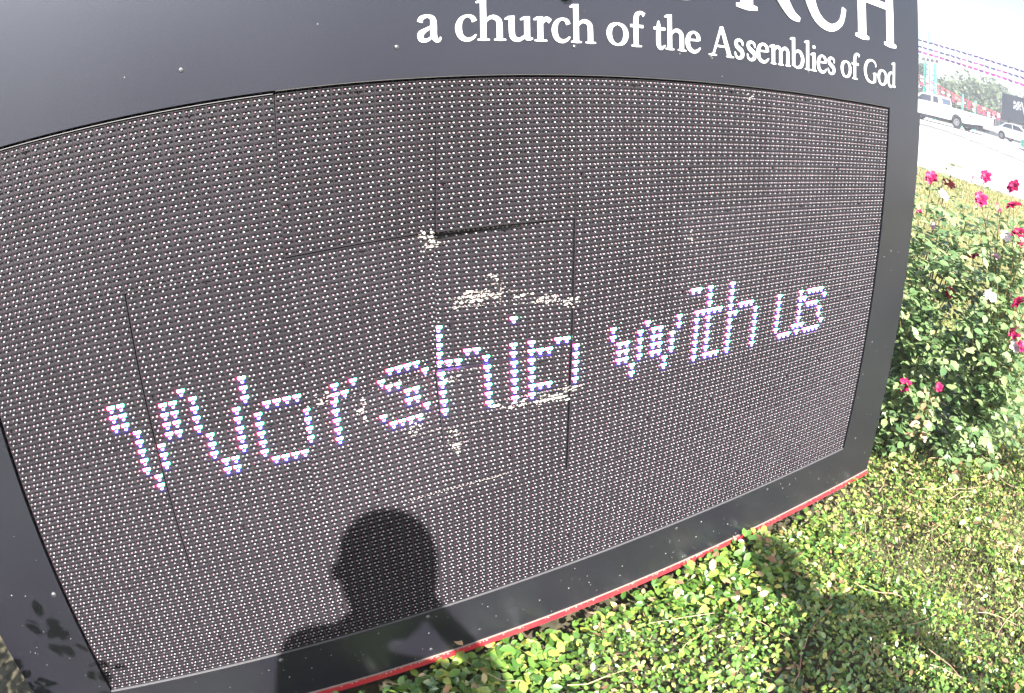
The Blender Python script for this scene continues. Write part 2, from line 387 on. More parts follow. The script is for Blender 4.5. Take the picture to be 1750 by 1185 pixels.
for m_ in range(8):
    for n_ in range(4):
        rr = random.Random(m_ * 10 + n_)
        d = DENT.get((m_, n_), tuple(rr.uniform(0, 1.0) for _ in range(4)))
        hid = lit.get((m_, n_), set())
        big = (m_, n_) in DENT
        ld = led_mesh(hid) if hid else ld0
        dx, dz = rr.uniform(-.0004, .0004), rr.uniform(-.0005, .0005)
        if n_ == 0: dz = -.0024 if m_ < 2 else -.0002
        if m_ == 1 and n_ in (1, 2): dx = .0016
        if (m_, n_) == (3, 2): dx = -.004
        if (m_, n_) == (3, 1): dz = -.0015
        if (m_, n_) == (2, 1): dz = -.0026
        if n_ == 0: dx = 0
        if (m_, n_) in ((2, 0), (2, 1)): dx = .0017
        o = link('display_module', warp(pl0, d) if big else pl0, sign)
        wpos = Vector((SX(-30 + 15 * m_) + dx, 0, SZ(15 * n_) + dz))
        o.location = wpos - ORG
        if not big:
            g = (d[0] + d[2]) / 2000, (d[1] + d[3]) / 2000
            o.rotation_euler = ((d[2] - d[0]) / 1000 / W15 * .5, 0, (g[1] - g[0]) / W15)
        if (m_, n_) == (3, 0): o['label'] = 'LED module whose lower left corner is pushed in over a dark gap'
        if (m_, n_) == (3, 1): o['label'] = 'dented and scuffed LED module in the middle of the display'
        q = link('louvers', warp(lv0, d) if big else lv0, o); q['kind'] = 'stuff'
        q = link('led_bulbs', warp(ld, d) if big else ld, o); q['kind'] = 'stuff'
        if hid:
            b = MB(); rl = random.Random(m_ + 7 * n_)
            for (i, j) in sorted(hid):
                for k, (fx, fz_) in enumerate(LEDPOS):
                    led(b, (i + fx) * CP, -(j + fz_) * CP, (.0035, .0037, .0032)[k] * rl.uniform(.93, 1.05), .0048, k, ns=8)  # domes enlarged to stand in for the bloom around lit LEDs
            me = b.mesh('lit_leds', [M_onr, M_ong, M_onb], smooth=True)
            q = link('lit_leds', warp(me, d) if big else me, o); q['kind'] = 'stuff'; q['label'] = 'glowing LEDs spelling part of the words Worship with us'
# dark well behind the modules
wb = MB(); wb.box(OL - .005, OR + .005, .085, .10, OB - .005, OT + .005)
child(wb.build('display_well', M_back))
lip = MB(); lip.box(SX(.1), OR, -.0015, .004, OT - .0016, OT - .0002); child(lip.build('display_lip', M_lip))
lip = MB(); lip.box(OL, OR, -.0012, .004, OB + .0002, OB + .0018); child(lip.build('display_lip', M_lip))  # pale strip painting sunlight on the lower ledge
lip = MB(); lip.box(OL, SX(-.1), .0008, .004, OT - .0062, OT - .0052); child(lip.build('display_lip', M_lip))

def dmod(c, r):
    m_, n_ = int((c + 30) // 15), int(r // 15); d = DENT.get((m_, n_), (1, 1, 1, 1)); u = ((c + 30) % 15) / 15; v = (r % 15) / 15
    return (d[0] * (1 - u) * (1 - v) + d[1] * u * (1 - v) + d[2] * (1 - u) * v + d[3] * u * v) / 1000
# white scuffs and chips scraped onto the display
sb = MB(); rs = random.Random(5)
def chip(b, x, y, z, r, rs, sx=1.0):
    n = 5; pts = []
    for k in range(n):
        t = 2 * math.pi * k / n; q = r * rs.uniform(.5, 1.1); pts.append((x + math.cos(t) * q * sx, y, z + math.sin(t) * q))
    pts2 = [(px_, y + .0006, pz) for px_, _, pz in pts]
    b.add(pts + pts2, [tuple(range(n))] + [(k, (k + 1) % n, n + (k + 1) % n, n + k) for k in range(n)])
for c, r, n, sx_, sz_ in [(14.9, 16.2, 80, .9, .8), (13.7, 15.5, 16, 1.2, .4), (21.5, 21.1, 26, .8, .8), (17.6, 22.9, 30, .9, .6), (19.4, 22.6, 95, 1.7, .55), (21.3, 22.5, 40, 1.2, .4), (24.5, 22.9, 18, .9, .3),
        (27.0, 23.6, 46, 1.5, .55), (29.7, 24.3, 22, 1.0, .5), (30.8, 24.1, 12, .8, .5), (26.6, 35.4, 60, 1.1, .5), (28.3, 35.3, 60, 1.2, .5), (23.6, 35.2, 22, 1.2, .6), (29.6, 34.8, 30, .5, .9), (30.4, 34.4, 22, .6, .5), (16.6, 38.6, 60, 1.1, .8), (16.2, 37.0, 16, 1.2, .35),
        (11.6, 35.6, 34, 1.1, .9), (6.4, 32.2, 24, .5, .9), (20.9, 34.8, 18, 1.0, .4), (2.2, 29.6, 26, .9, .9), (56.1, 1.2, 18, .9, .35), (46.3, 18.5, 12, .7, .5), (16.4, 31.0, 20, 1.6, .3), (17.5, 29.5, 8, 1, .2)]:
    for _ in range(int(n * .7)):
        cc, rr_ = c + rs.gauss(0, .5) * sx_, r + rs.gauss(0, .55) * sz_
        chip(sb, SX(cc), .0022 + dmod(cc, rr_) - rs.uniform(0, .0012), SZ(rr_), rs.choice((.0009, .0014, .0022, .0036)), rs, rs.uniform(.9, 2.6))
for (c0, r0, c1, r1, n) in [(17.0, 23.4, 29.8, 24.1, 60), (18.2, 22.0, 24.0, 22.3, 40), (12.0, 36.5, 26.0, 36.1, 26), (15.8, 29.7, 19.2, 30.3, 30), (10, 43.6, 22, 43.4, 60), (19.5, 34.6, 30.0, 34.2, 34), (22.3, 20.2, 22.0, 23.6, 14)]:
    for k in range(n):
        t = (k + rs.random()) / n; cc, rr_ = c0 + (c1 - c0) * t, r0 + (r1 - r0) * t + rs.gauss(0, .05)
        chip(sb, SX(cc), .0022 + dmod(cc, rr_), SZ(rr_), rs.uniform(.0004, .0010), rs, 3.2)
o = child(sb.build('scuff_marks', M_scuff)); o['kind'] = 'stuff'
# screws and chipped paint spots on the face
for c, r, s_ in [(-31.3, 44.2, 1.4), (-8.1, 61.1, 1.3), (10.9, 60.8, 1.2), (10.9, 66.8, 1.0), (69.0, 61.2, 1.0), (49.4, 61.1, 1.0), (-8.02, -3.39, .9), (11.15, -3.31, .9), (29.71, -3.31, .9), (94.3, 24, .8), (92.4, 40, .8), (93.6, 59, .9)]:
    b = MB(); b.tube([(SX(c), YF - .0002, SZ(r)), (SX(c), YF - .0018 * s_, SZ(r)), (SX(c), YF - .0030 * s_, SZ(r))], [.0048 * s_, .0044 * s_, .0022 * s_], 12)
    b.tube([(SX(c), YF - .0030 * s_, SZ(r)), (SX(c), YF - .0033 * s_, SZ(r))], .0014 * s_, 6, 1)
    child(b.build('screw', [M_screw, M_back], smooth=False))
b = MB(); b.tube([(SX(28.8), YF - .0002, SZ(-9.0)), (SX(28.8), YF - .010, SZ(-9.0)), (SX(28.8), YF - .013, SZ(-9.0))], [.016, .015, .008], 16)  # small dark raised disc on the face
child(b.build('dark_disc', M_rubber))
sb = MB()
for _ in range(150):
    z = rs.choice([0, 0, 1]); c = rs.uniform(-39, 99); r = rs.uniform(61, 67.8)
    if z and rs.random() < .5: c, r = rs.uniform(-39, -31), rs.uniform(36, 66)
    elif z: c, r = rs.uniform(91, 99), rs.uniform(8, 66)
    chip(sb, SX(c), YF - .0008, SZ(r), rs.choice([.0006, .0008, .001, .0014, .002]), rs)
for c, r in [(-37.2, 51.8), (-36.6, 51.0), (-36.5, 53.9), (-34.8, 43.7), (-13, -3.7), (50.6, -1.2), (43.8, -3.4), (48.7, -3.5), (48.9, -3.3), (67.6, -3.4), (86, -3.1), (4, -6), (49.5, 66.6), (-18, 66), (2, 64)]:
    chip(sb, SX(c), YF - .0008, SZ(r), .0013, rs)
for _ in range(170):
    c = rs.uniform(-39, 100); chip(sb, SX(c), YF - .0068, ZB - rs.uniform(.0, .004), rs.uniform(.0008, .002), rs, 2)
o = child(sb.build('paint_chips', M_scuff)); o['kind'] = 'stuff'

# ------------------------------------------------------------ lettering
def smooth_line(pts, ws, n=5):
    if len(pts) < 3: return [Vector(p) for p in pts], list(ws)
    P = [Vector(p) for p in pts]; out = []; wo = []
    for i in range(len(P) - 1):
        a, b_, c, d = P[max(i - 1, 0)], P[i], P[i + 1], P[min(i + 2, len(P) - 1)]
        wa, wb_, wc, wd = ws[max(i - 1, 0)], ws[i], ws[i + 1], ws[min(i + 2, len(P) - 1)]
        for k in range(n):
            t = k / n
            f = lambda p0, p1, p2, p3: .5 * ((2 * p1) + (-p0 + p2) * t + (2 * p0 - 5 * p1 + 4 * p2 - p3) * t * t + (-p0 + 3 * p1 - 3 * p2 + p3) * t ** 3)
            out.append(f(a, b_, c, d)); wo.append(max(.02, f(wa, wb_, wc, wd)))
    out.append(P[-1]); wo.append(ws[-1]); return out, wo
GL = {}
# every stroke: 'pts' as (fraction of width, height in x-heights), widths in thousandths of x-height
S_, T_ = .235, .105
def stem(x, y0, y1, w=S_): return ([(x, y0), (x, y1)], [w, w], 0)
def foot(x, hw=.24, y=.045, t=.10): return (('H', x, hw), y, t)
def flag(x, y, w=S_): return (('F', x, w), y, 0)
GL['a'] = [([(.12, .74), (.2, .90), (.45, .97), (.66, .87), (.70, .62), (.70, .25), (.80, .05), (.93, .04), (1.0, .16)], [.20, .17, .12, .20, S_, S_, .17, .11, .05], 1),
           ([(.66, .58), (.38, .45), (.16, .30), (.16, .10), (.34, .04), (.52, .10), (.68, .24)], [.10, .14, .22, .20, .14, .10, .07], 1)]
GL['c'] = [([(.88, .76), (.78, .91), (.52, .97), (.24, .82), (.12, .50), (.22, .18), (.50, .045), (.78, .10), (.96, .24)], [.20, .17, .10, .17, .25, .22, .16, .11, .05], 1)]
GL['h'] = [stem(.20, .05, 1.6), flag(.20, 1.60), ([(.24, .70), (.42, .90), (.60, .93), (.76, .80), (.79, .55), (.79, .05)], [.06, .12, .18, .22, S_, S_], 1), foot(.20), foot(.80)]
GL['u'] = [([(.21, .96), (.21, .35), (.27, .12), (.46, .05), (.66, .16), (.76, .3)], [S_, S_, .22, .15, .11, .07], 1), stem(.79, .08, .96), flag(.21, .96), flag(.79, .96), ([(.76, .10), (.9, .09), (1.0, .12)], [.14, .12, .06], 0)]
GL['r'] = [stem(.32, .05, .96), flag(.32, .98), ([(.38, .68), (.55, .88), (.72, .93), (.90, .84)], [.07, .15, .20, .20], 1), foot(.34, .27)]
GL['o'] = [([(.5, .965), (.22, .83), (.11, .5), (.22, .17), (.5, .035), (.78, .17), (.89, .5), (.78, .83), (.5, .965)], [.09, .19, .25, .19, .09, .19, .25, .19, .09], 1)]
GL['f'] = [([(.36, .05), (.36, 1.15), (.44, 1.44), (.66, 1.56), (.88, 1.46)], [S_, S_, .20, .13, .20], 1), ([(.02, .93), (.80, .93)], [.13, .13], 0), foot(.38, .27)]
GL['t'] = [([(.42, 1.28), (.40, 1.0), (.38, .3), (.46, .09), (.66, .05), (.98, .18)], [.05, .20, S_, .2, .14, .05], 1), ([(.0, .93), (.95, .93)], [.13, .13], 0)]
GL['e'] = [([(.12, .58), (.86, .60)], [.09, .09], 0), ([(.86, .58), (.80, .82), (.54, .965), (.26, .84), (.12, .50), (.22, .18), (.52, .04), (.78, .10), (.97, .25)], [.20, .20, .11, .16, .25, .22, .16, .12, .05], 1)]
GL['s'] = [([(.84, .68), (.80, .86), (.52, .96), (.24, .85), (.24, .66), (.50, .52), (.78, .38), (.80, .16), (.50, .04), (.22, .12), (.12, .34)], [.06, .13, .12, .18, .22, .24, .24, .20, .12, .13, .06], 1)]
GL['m'] = [stem(.14, .05, .96), flag(.14, .98), ([(.16, .72), (.30, .92), (.40, .93), (.49, .78), (.50, .5), (.50, .05)], [.06, .14, .18, .22, S_, S_], 1),
           ([(.52, .72), (.66, .92), (.76, .93), (.85, .78), (.86, .5), (.86, .05)], [.06, .14, .18, .22, S_, S_], 1), foot(.14, .2), foot(.50, .2), foot(.86, .2)]
GL['b'] = [stem(.16, .10, 1.6), flag(.16, 1.60), ([(.20, .74), (.45, .93), (.70, .87), (.87, .52), (.76, .16), (.46, .035), (.16, .12)], [.06, .13, .19, .25, .20, .12, .10], 1)]
GL['l'] = [stem(.45, .05, 1.6), flag(.45, 1.60), foot(.45)]
GL['i'] = [stem(.45, .05, .96), flag(.45, .98), foot(.45), ([(.45, 1.27), (.45, 1.43)], [.20, .20], 1)]
GL['d'] = [stem(.80, .10, 1.6), flag(.80, 1.60), ([(.78, .80), (.52, .955), (.26, .82), (.13, .48), (.24, .14), (.50, .04), (.78, .22)], [.08, .11, .18, .25, .20, .13, .06], 1), ([(.78, .08), (.9, .09), (1.0, .12)], [.14, .11, .06], 0)]
GL['A'] = [([(.16, .03), (.50, 1.46)], [.10, .12], 0), ([(.50, 1.46), (.84, .03)], [.22, S_ + .02], 0), ([(.27, .50), (.74, .50)], [.10, .10], 0), foot(.14, .25), foot(.86, .25)]
GL['G'] = [([(.86, 1.04), (.80, 1.30), (.54, 1.41), (.26, 1.22), (.12, .72), (.26, .20), (.56, .03), (.80, .12)], [.08, .12, .11, .2, .26, .2, .12, .14], 1), stem(.80, .10, .60), foot(.80, .23, .60)]
GL['C'] = [([(.87, 1.00), (.85, 1.30), (.54, 1.41), (.26, 1.22), (.12, .72), (.28, .20), (.58, .035), (.84, .16), (.93, .42)], [.10, .12, .12, .2, .26, .2, .13, .10, .10], 1)]
GL['H'] = [stem(.20, .05, 1.40), stem(.80, .05, 1.40), ([(.24, .72), (.76, .72)], [.12, .12], 0), foot(.20, .20), foot(.80, .20), foot(.20, .20, 1.38), foot(.80, .20, 1.38)]
GL['U'] = [([(.20, 1.38), (.20, .45), (.30, .12), (.52, .04), (.74, .14), (.82, .45), (.82, 1.38)], [S_, S_, .22, .14, .12, .14, .14], 1), foot(.20, .20, 1.38), foot(.82, .18, 1.38)]
GL['R'] = [stem(.20, .05, 1.38), foot(.20, .20), foot(.20, .20, 1.38), ([(.24, 1.36), (.55, 1.36), (.74, 1.10), (.62, .82), (.24, .72)], [.10, .12, .24, .16, .09], 1), ([(.48, .74), (.70, .34), (.86, .10), (1.0, .03)], [.22, S_, .17, .07], 1)]
def glyph(ch, c0, c1, base, xh, mul=1.0, depth=.0016):
    b = MB(); wd = (c1 - c0); lay = 0
    def strip(P, Wd, y0):
        nrm = []
        for i in range(len(P)):
            d = (P[min(i + 1, len(P) - 1)] - P[max(i - 1, 0)]); d = d.normalized() if d.length > 1e-9 else Vector((1, 0)); nrm.append(Vector((-d.y, d.x)))
        L = [P[i] + nrm[i] * Wd[i] * .5 for i in range(len(P))]; Q = [P[i] - nrm[i] * Wd[i] * .5 for i in range(len(P))]
        n = len(P); vs = []
        for yy in (y0, YF + .0002):
            vs += [(SX(c0 + p.x), yy, SZ(base) + p.y * CP) for p in L] + [(SX(c0 + p.x), yy, SZ(base) + p.y * CP) for p in Q]
        fs = []
        for i in range(n - 1):
            fs += [(i, i + 1, n + i + 1, n + i), (i, 2 * n + i, 2 * n + i + 1, i + 1), (n + i, n + i + 1, 3 * n + i + 1, 3 * n + i)]
        fs += [(0, n, 3 * n, 2 * n), (n - 1, 3 * n - 1, 4 * n - 1, 2 * n - 1)]
        b.add(vs, fs)
    for st in GL[ch]:
        y0 = YF - depth - lay * .00012; lay += 1
        if isinstance(st[0], tuple) and st[0][0] == 'H':
            _, fx, hw = st[0]; x = fx * wd; y = st[1] * xh; h = hw * xh
            P = [Vector((x - h, y - .01)), Vector((x - h * .45, y)), Vector((x, y + .03 * xh * .5)), Vector((x + h * .45, y)), Vector((x + h, y - .01))]
            strip(P, [st[2] * xh * .55, st[2] * xh * .85, st[2] * xh * 1.3, st[2] * xh * .85, st[2] * xh * .55], y0)
        elif isinstance(st[0], tuple) and st[0][0] == 'F':
            _, fx, w = st[0]; x = fx * wd; y = st[1] * xh; w *= xh
            b_ = [Vector((x + w * .5, y + .01)), Vector((x - w * .5, y - .03 * xh)), Vector((x - w * .5 - .17 * xh, y - .10 * xh))]
            strip(b_, [.10 * xh, .13 * xh, .05 * xh], y0)
        else:
            pts, ws, sm = st
            P = [Vector((fx * wd, fy * xh)) for fx, fy in pts]; Wd = [w * xh * mul for w in ws]
            if sm and len(pts) > 2: P, Wd = smooth_line(P, Wd, 6)
            strip(P, Wd, y0)
    o = child(b.build('letter', M_white)); o['label'] = ('large ' if xh > 4 else '') + 'white serif letter ' + ch
    return o
BASE, XH = -3.72, 2.58
for ch, a, c in [('a', 13.09, 15.37), ('c', 16.88, 19.0), ('h', 19.09, 21.95), ('u', 22.05, 24.91), ('r', 25.15, 27.1), ('c', 27.15, 29.26), ('h', 29.36, 32.25), ('o', 33.7, 36.5), ('f', 36.75, 38.96), ('t', 40.01, 41.71), ('h', 41.71, 44.7), ('e', 44.7, 47.05),
                 ('A', 48.4, 52.5), ('s', 52.6, 54.45), ('s', 54.8, 56.7), ('e', 56.75, 59.2), ('m', 59.45, 63.6), ('b', 63.8, 66.6), ('l', 66.6, 68.3), ('i', 68.1, 69.7), ('e', 69.55, 71.95), ('s', 72.0, 74.1),
                 ('o', 75.5, 78.3), ('f', 78.4, 80.8), ('G', 81.7, 86.0), ('o', 86.0, 89.0), ('d', 89.0, 91.8)]:
    glyph(ch, a, c, BASE + (.08 if a > 48 else 0), XH)
for ch, a, c in [('C', 10.5, 21.5), ('H', 23.0, 36.5), ('U', 37.6, 50.9), ('R', 52.4, 65.6), ('C', 66.0, 77.3), ('H', 78.5, 92.8)]:
    glyph(ch, a, c, -10.3, 9.4, .98, .003)

# ------------------------------------------------------------ ground cover and grass
def cloud(n, x0, x1, y0, y1, keep=None):
    P = np.stack([NR.uniform(x0, x1, n), NR.uniform(y0, y1, n)], 1)
    if keep is not None: P = P[keep(P)]
    return P
def vnoise(P, s, seed=0):
    r_ = np.random.RandomState(int(seed) + 100); a = np.zeros(len(P))
    for k in range(14):
        th = r_.uniform(0, 6.283); f = s * r_.uniform(.5, 2.2); a += np.sin((P[:, 0] * math.cos(th) + P[:, 1] * math.sin(th)) * f * 2 + r_.uniform(0, 6.283))
    return np.clip(a / 3.6, -1.2, 1.2)
def ok_xy(P):
    behind = (P[:, 1] > -.012) & (P[:, 0] < 2.05) & (P[:, 0] > -.84)
    return ~behind
M_cover = leaf_mat('ground_cover_leaf', [(0, (.05, .12, .02)), (.30, (.10, .21, .035)), (.58, (.17, .30, .05)), (.82, (.29, .39, .07)), (.92, (.50, .52, .10)), (.97, (.42, .27, .14)), (1, (.17, .28, .08))], rough=.25, trans=.22, spec=1.0)
def cover(name, n, x0, x1, y0, y1, smin, smax, hmin, hmax, m, label, keep=None, aspect=.62, cat='ground cover'):
    P = cloud(n, x0, x1, y0, y1, lambda Q: ok_xy(Q) & (keep(Q) if keep else True)); n = len(P)
    h = np.array([gz(a, b) for a, b in P]); bump = vnoise(P, 5.0, 1) * .022 + vnoise(P, 13, 3) * .012
    lay = NR.beta(2.2, 1.3, n)
    Z = h + hmin + (hmax - hmin) * lay + bump
    N = np.stack([NR.normal(0, .42, n), NR.normal(0, .42, n) - .1, np.ones(n)], 1)
    H = NR.normal(0, 1, (n, 3)); s = NR.uniform(smin, smax, n) * (.75 + .45 * (vnoise(P, 2.5, 7) + 1) * .5)
    me = leaves_mesh(name, np.c_[P, Z], s, N, H, [m], aspect=aspect)
    o = link(name, me); tag(o, label, cat, kind='stuff'); return o
cover('ground_cover', 56000, -1.7, 1.7, -1.7, 0.0, .011, .036, .02, .115, M_cover, 'glossy small-leaved green ground cover growing under the sign')
cover('ground_cover', 22000, 1.3, 4.2, -1.9, 1.6, .014, .032, .01, .10, M_cover, 'finer mixed green ground cover right of the sign, thinning into grass', keep=lambda Q: NR.uniform(0, 1, len(Q)) < np.clip((Q[:, 0] - 1.2) / .5, 0, 1) * np.clip((4.3 - Q[:, 0]) / 1.0, 0, 1))
M_straw = leaf_mat('grass_blade', [(0, (.10, .15, .03)), (.4, (.20, .22, .06)), (.7, (.34, .30, .13)), (1, (.44, .38, .22))], rough=.7, trans=.2)
M_weed = leaf_mat('weed_leaf', [(0, (.12, .21, .04)), (.5, (.24, .33, .07)), (.8, (.36, .38, .12)), (.93, (.42, .30, .16)), (1, (.38, .18, .12))], rough=.6, trans=.3)
def grass(name, n, x0, x1, y0, y1, hmin, hmax, wid, label, keep=None, z0=0.0):
    P = cloud(n, x0, x1, y0, y1, lambda Q: ok_xy(Q) & (keep(Q) if keep else True)); n = len(P)
    z = np.array([gz(a, b) for a, b in P]) + z0
    h = NR.uniform(hmin, hmax, n); lean = np.c_[NR.normal(0, 1, (n, 2)) * (h * .45)[:, None], np.zeros(n)]
    me = blades_mesh(name, np.c_[P, z], h, lean, np.full(n, wid), [M_straw])
    o = link(name, me); tag(o, label, 'grass', kind='stuff'); return o
grass('grass', 26000, 1.0, 4.4, -1.9, 1.4, .05, .15, .0012, 'dry tan grass blades mixed through the ground cover at right', keep=lambda Q: NR.uniform(0, 1, len(Q)) < np.clip((Q[:, 0] - .9) / 1.2, .1, 1))
grass('grass', 500, -.6, 1.4, -1.4, -.02, .08, .15, .0010, 'thin straw stems poking out of the leafy ground cover')
grass('grass', 36000, 3.2, 8.5, -3.0, 5.5, .03, .075, .004, 'short yellowed lawn grass behind the rose bushes')
grass('grass', 16000, 8.0, 14.8, -1, 10.5, .03, .08, .010, 'far strip of sunlit dry lawn beside the pale lot')
cover('weeds', 60000, 1.35, 4.6, -1.9, 1.6, .010, .024, .03, .12, M_weed, 'tiny olive and reddish weed leaves in the grass right of the sign', aspect=.5, cat='weeds')

M_dead = leaf_mat('dead_leaf', [(0, (.16, .08, .04)), (.5, (.34, .20, .10)), (1, (.48, .36, .22))], rough=.7, trans=.1)
cover('dead_leaves', 1500, -.9, 3.4, -1.6, 0.2, .012, .040, .06, .14, M_dead, 'scattered brown and tan dead leaves lying on the ground cover', aspect=.55, cat='dead leaves')
# trailing twigs
tb = MB(); rt_ = random.Random(21)
for _ in range(120):
    x, y = rt_.uniform(-.2, 3.0), rt_.uniform(-1.3, -.05); a = rt_.uniform(0, 6.28); p = Vector((x, y, gz(x, y) + .10)); pts = [p.copy()]
    for k in range(4):
        a += rt_.uniform(-.4, .4); p += Vector((math.cos(a) * .05, math.sin(a) * .05, rt_.uniform(-.012, .014))); pts.append(p.copy())
    tb.tube(pts, rt_.uniform(.0009, .0019), 4)
o = tb.build('twigs', mat('dry_twig', (.40, .27, .17), rough=.8)); tag(o, 'thin brown runner twigs lying over the green ground cover', 'twigs', kind='stuff')

# ------------------------------------------------------------ rose bushes
M_rleaf = leaf_mat('rose_leaf', [(0, (.08, .15, .055)), (.5, (.16, .25, .095)), (.85, (.27, .36, .14)), (1, (.38, .41, .19))], rough=.30, trans=.2, spec=.9)
M_bronze = leaf_mat('bronze_rose_leaf', [(0, (.36, .20, .10)), (1, (.42, .27, .15))], rough=.4, trans=.2)
M_cane = mat('rose_cane', (.13, .15, .05), rough=.6, noise=.4, nscale=15, col2=(.20, .10, .05))
M_petal = mat('magenta_petal', (.50, .008, .09), rough=.55, noise=.25, nscale=40)
M_petal2 = mat('pale_pink_petal', (.80, .42, .50), rough=.6)
M_petal3 = mat('overexposed_petal', (.80, .72, .70), rough=.6)  # near-white petals with overexposure painted in
M_stamen = mat('yellow_stamen', (.30, .10, .05), rough=.7)
def petal_geo(b, rot, L, Wd, open_, mi=0):
    """one cupped petal, a 3 x 3 patch"""
    vs = []
    for i, t in enumerate((0, .35, .7, 1.0)):
        for s in (-1, 0, 1):
            w = Wd * (.25, .8, 1.0, .45)[i] * .5
            x = s * w; y = L * t * math.cos(open_ * (1 - .35 * t)); z = L * t * math.sin(open_ * (1 - .35 * t)) + abs(s) * w * .30 - (.10 * L if (i == 3 and s == 0) else 0)
            c, sn = math.cos(rot), math.sin(rot); vs.append((x * c - y * sn, x * sn + y * c, z))
    fs = [(i * 3 + k, i * 3 + k + 1, i * 3 + k + 4, i * 3 + k + 3) for i in range(3) for k in range(2)]
    b.add(vs, fs, mi)
def bloom_mesh(seed, opened, m):
    b = MB(); r_ = random.Random(seed)
    for ring, (n, op, L) in enumerate([(6, .08 + .5 * (1 - opened), .036), (6, .5 + .4 * (1 - opened), .028), (5, 1.0, .020), (3, 1.3, .013)]):
        for k in range(n): petal_geo(b, 2 * math.pi * (k + ring * .5) / n + r_.uniform(-.2, .2), L * r_.uniform(.85, 1.1), L * .72, op + r_.uniform(-.15, .15))
    b.tube([(0, 0, -.006), (0, 0, .006)], [.003, .0028], 6, 1)
    return b.mesh('bloom', [m, M_stamen], smooth=True)
BL = {'m': [bloom_mesh(k, .75, M_petal) for k in range(3)], 'p': [bloom_mesh(5, .5, M_petal2)], 'w': [bloom_mesh(7, .2, M_petal3)]}
def leaf_one(n=1, aspect=.62):
    return leaves_mesh('leaf', np.zeros((1, 3)), np.array([1.0]), np.array([[0, 0, 1.]]), np.array([[0, 1., 0]]), [M_rleaf], aspect=aspect)
LEAF = [leaf_one(aspect=a) for a in (.56, .64, .72)]
LEAFB = [m.copy() for m in LEAF]
for m in LEAFB: m.materials.clear(); m.materials.append(M_bronze)
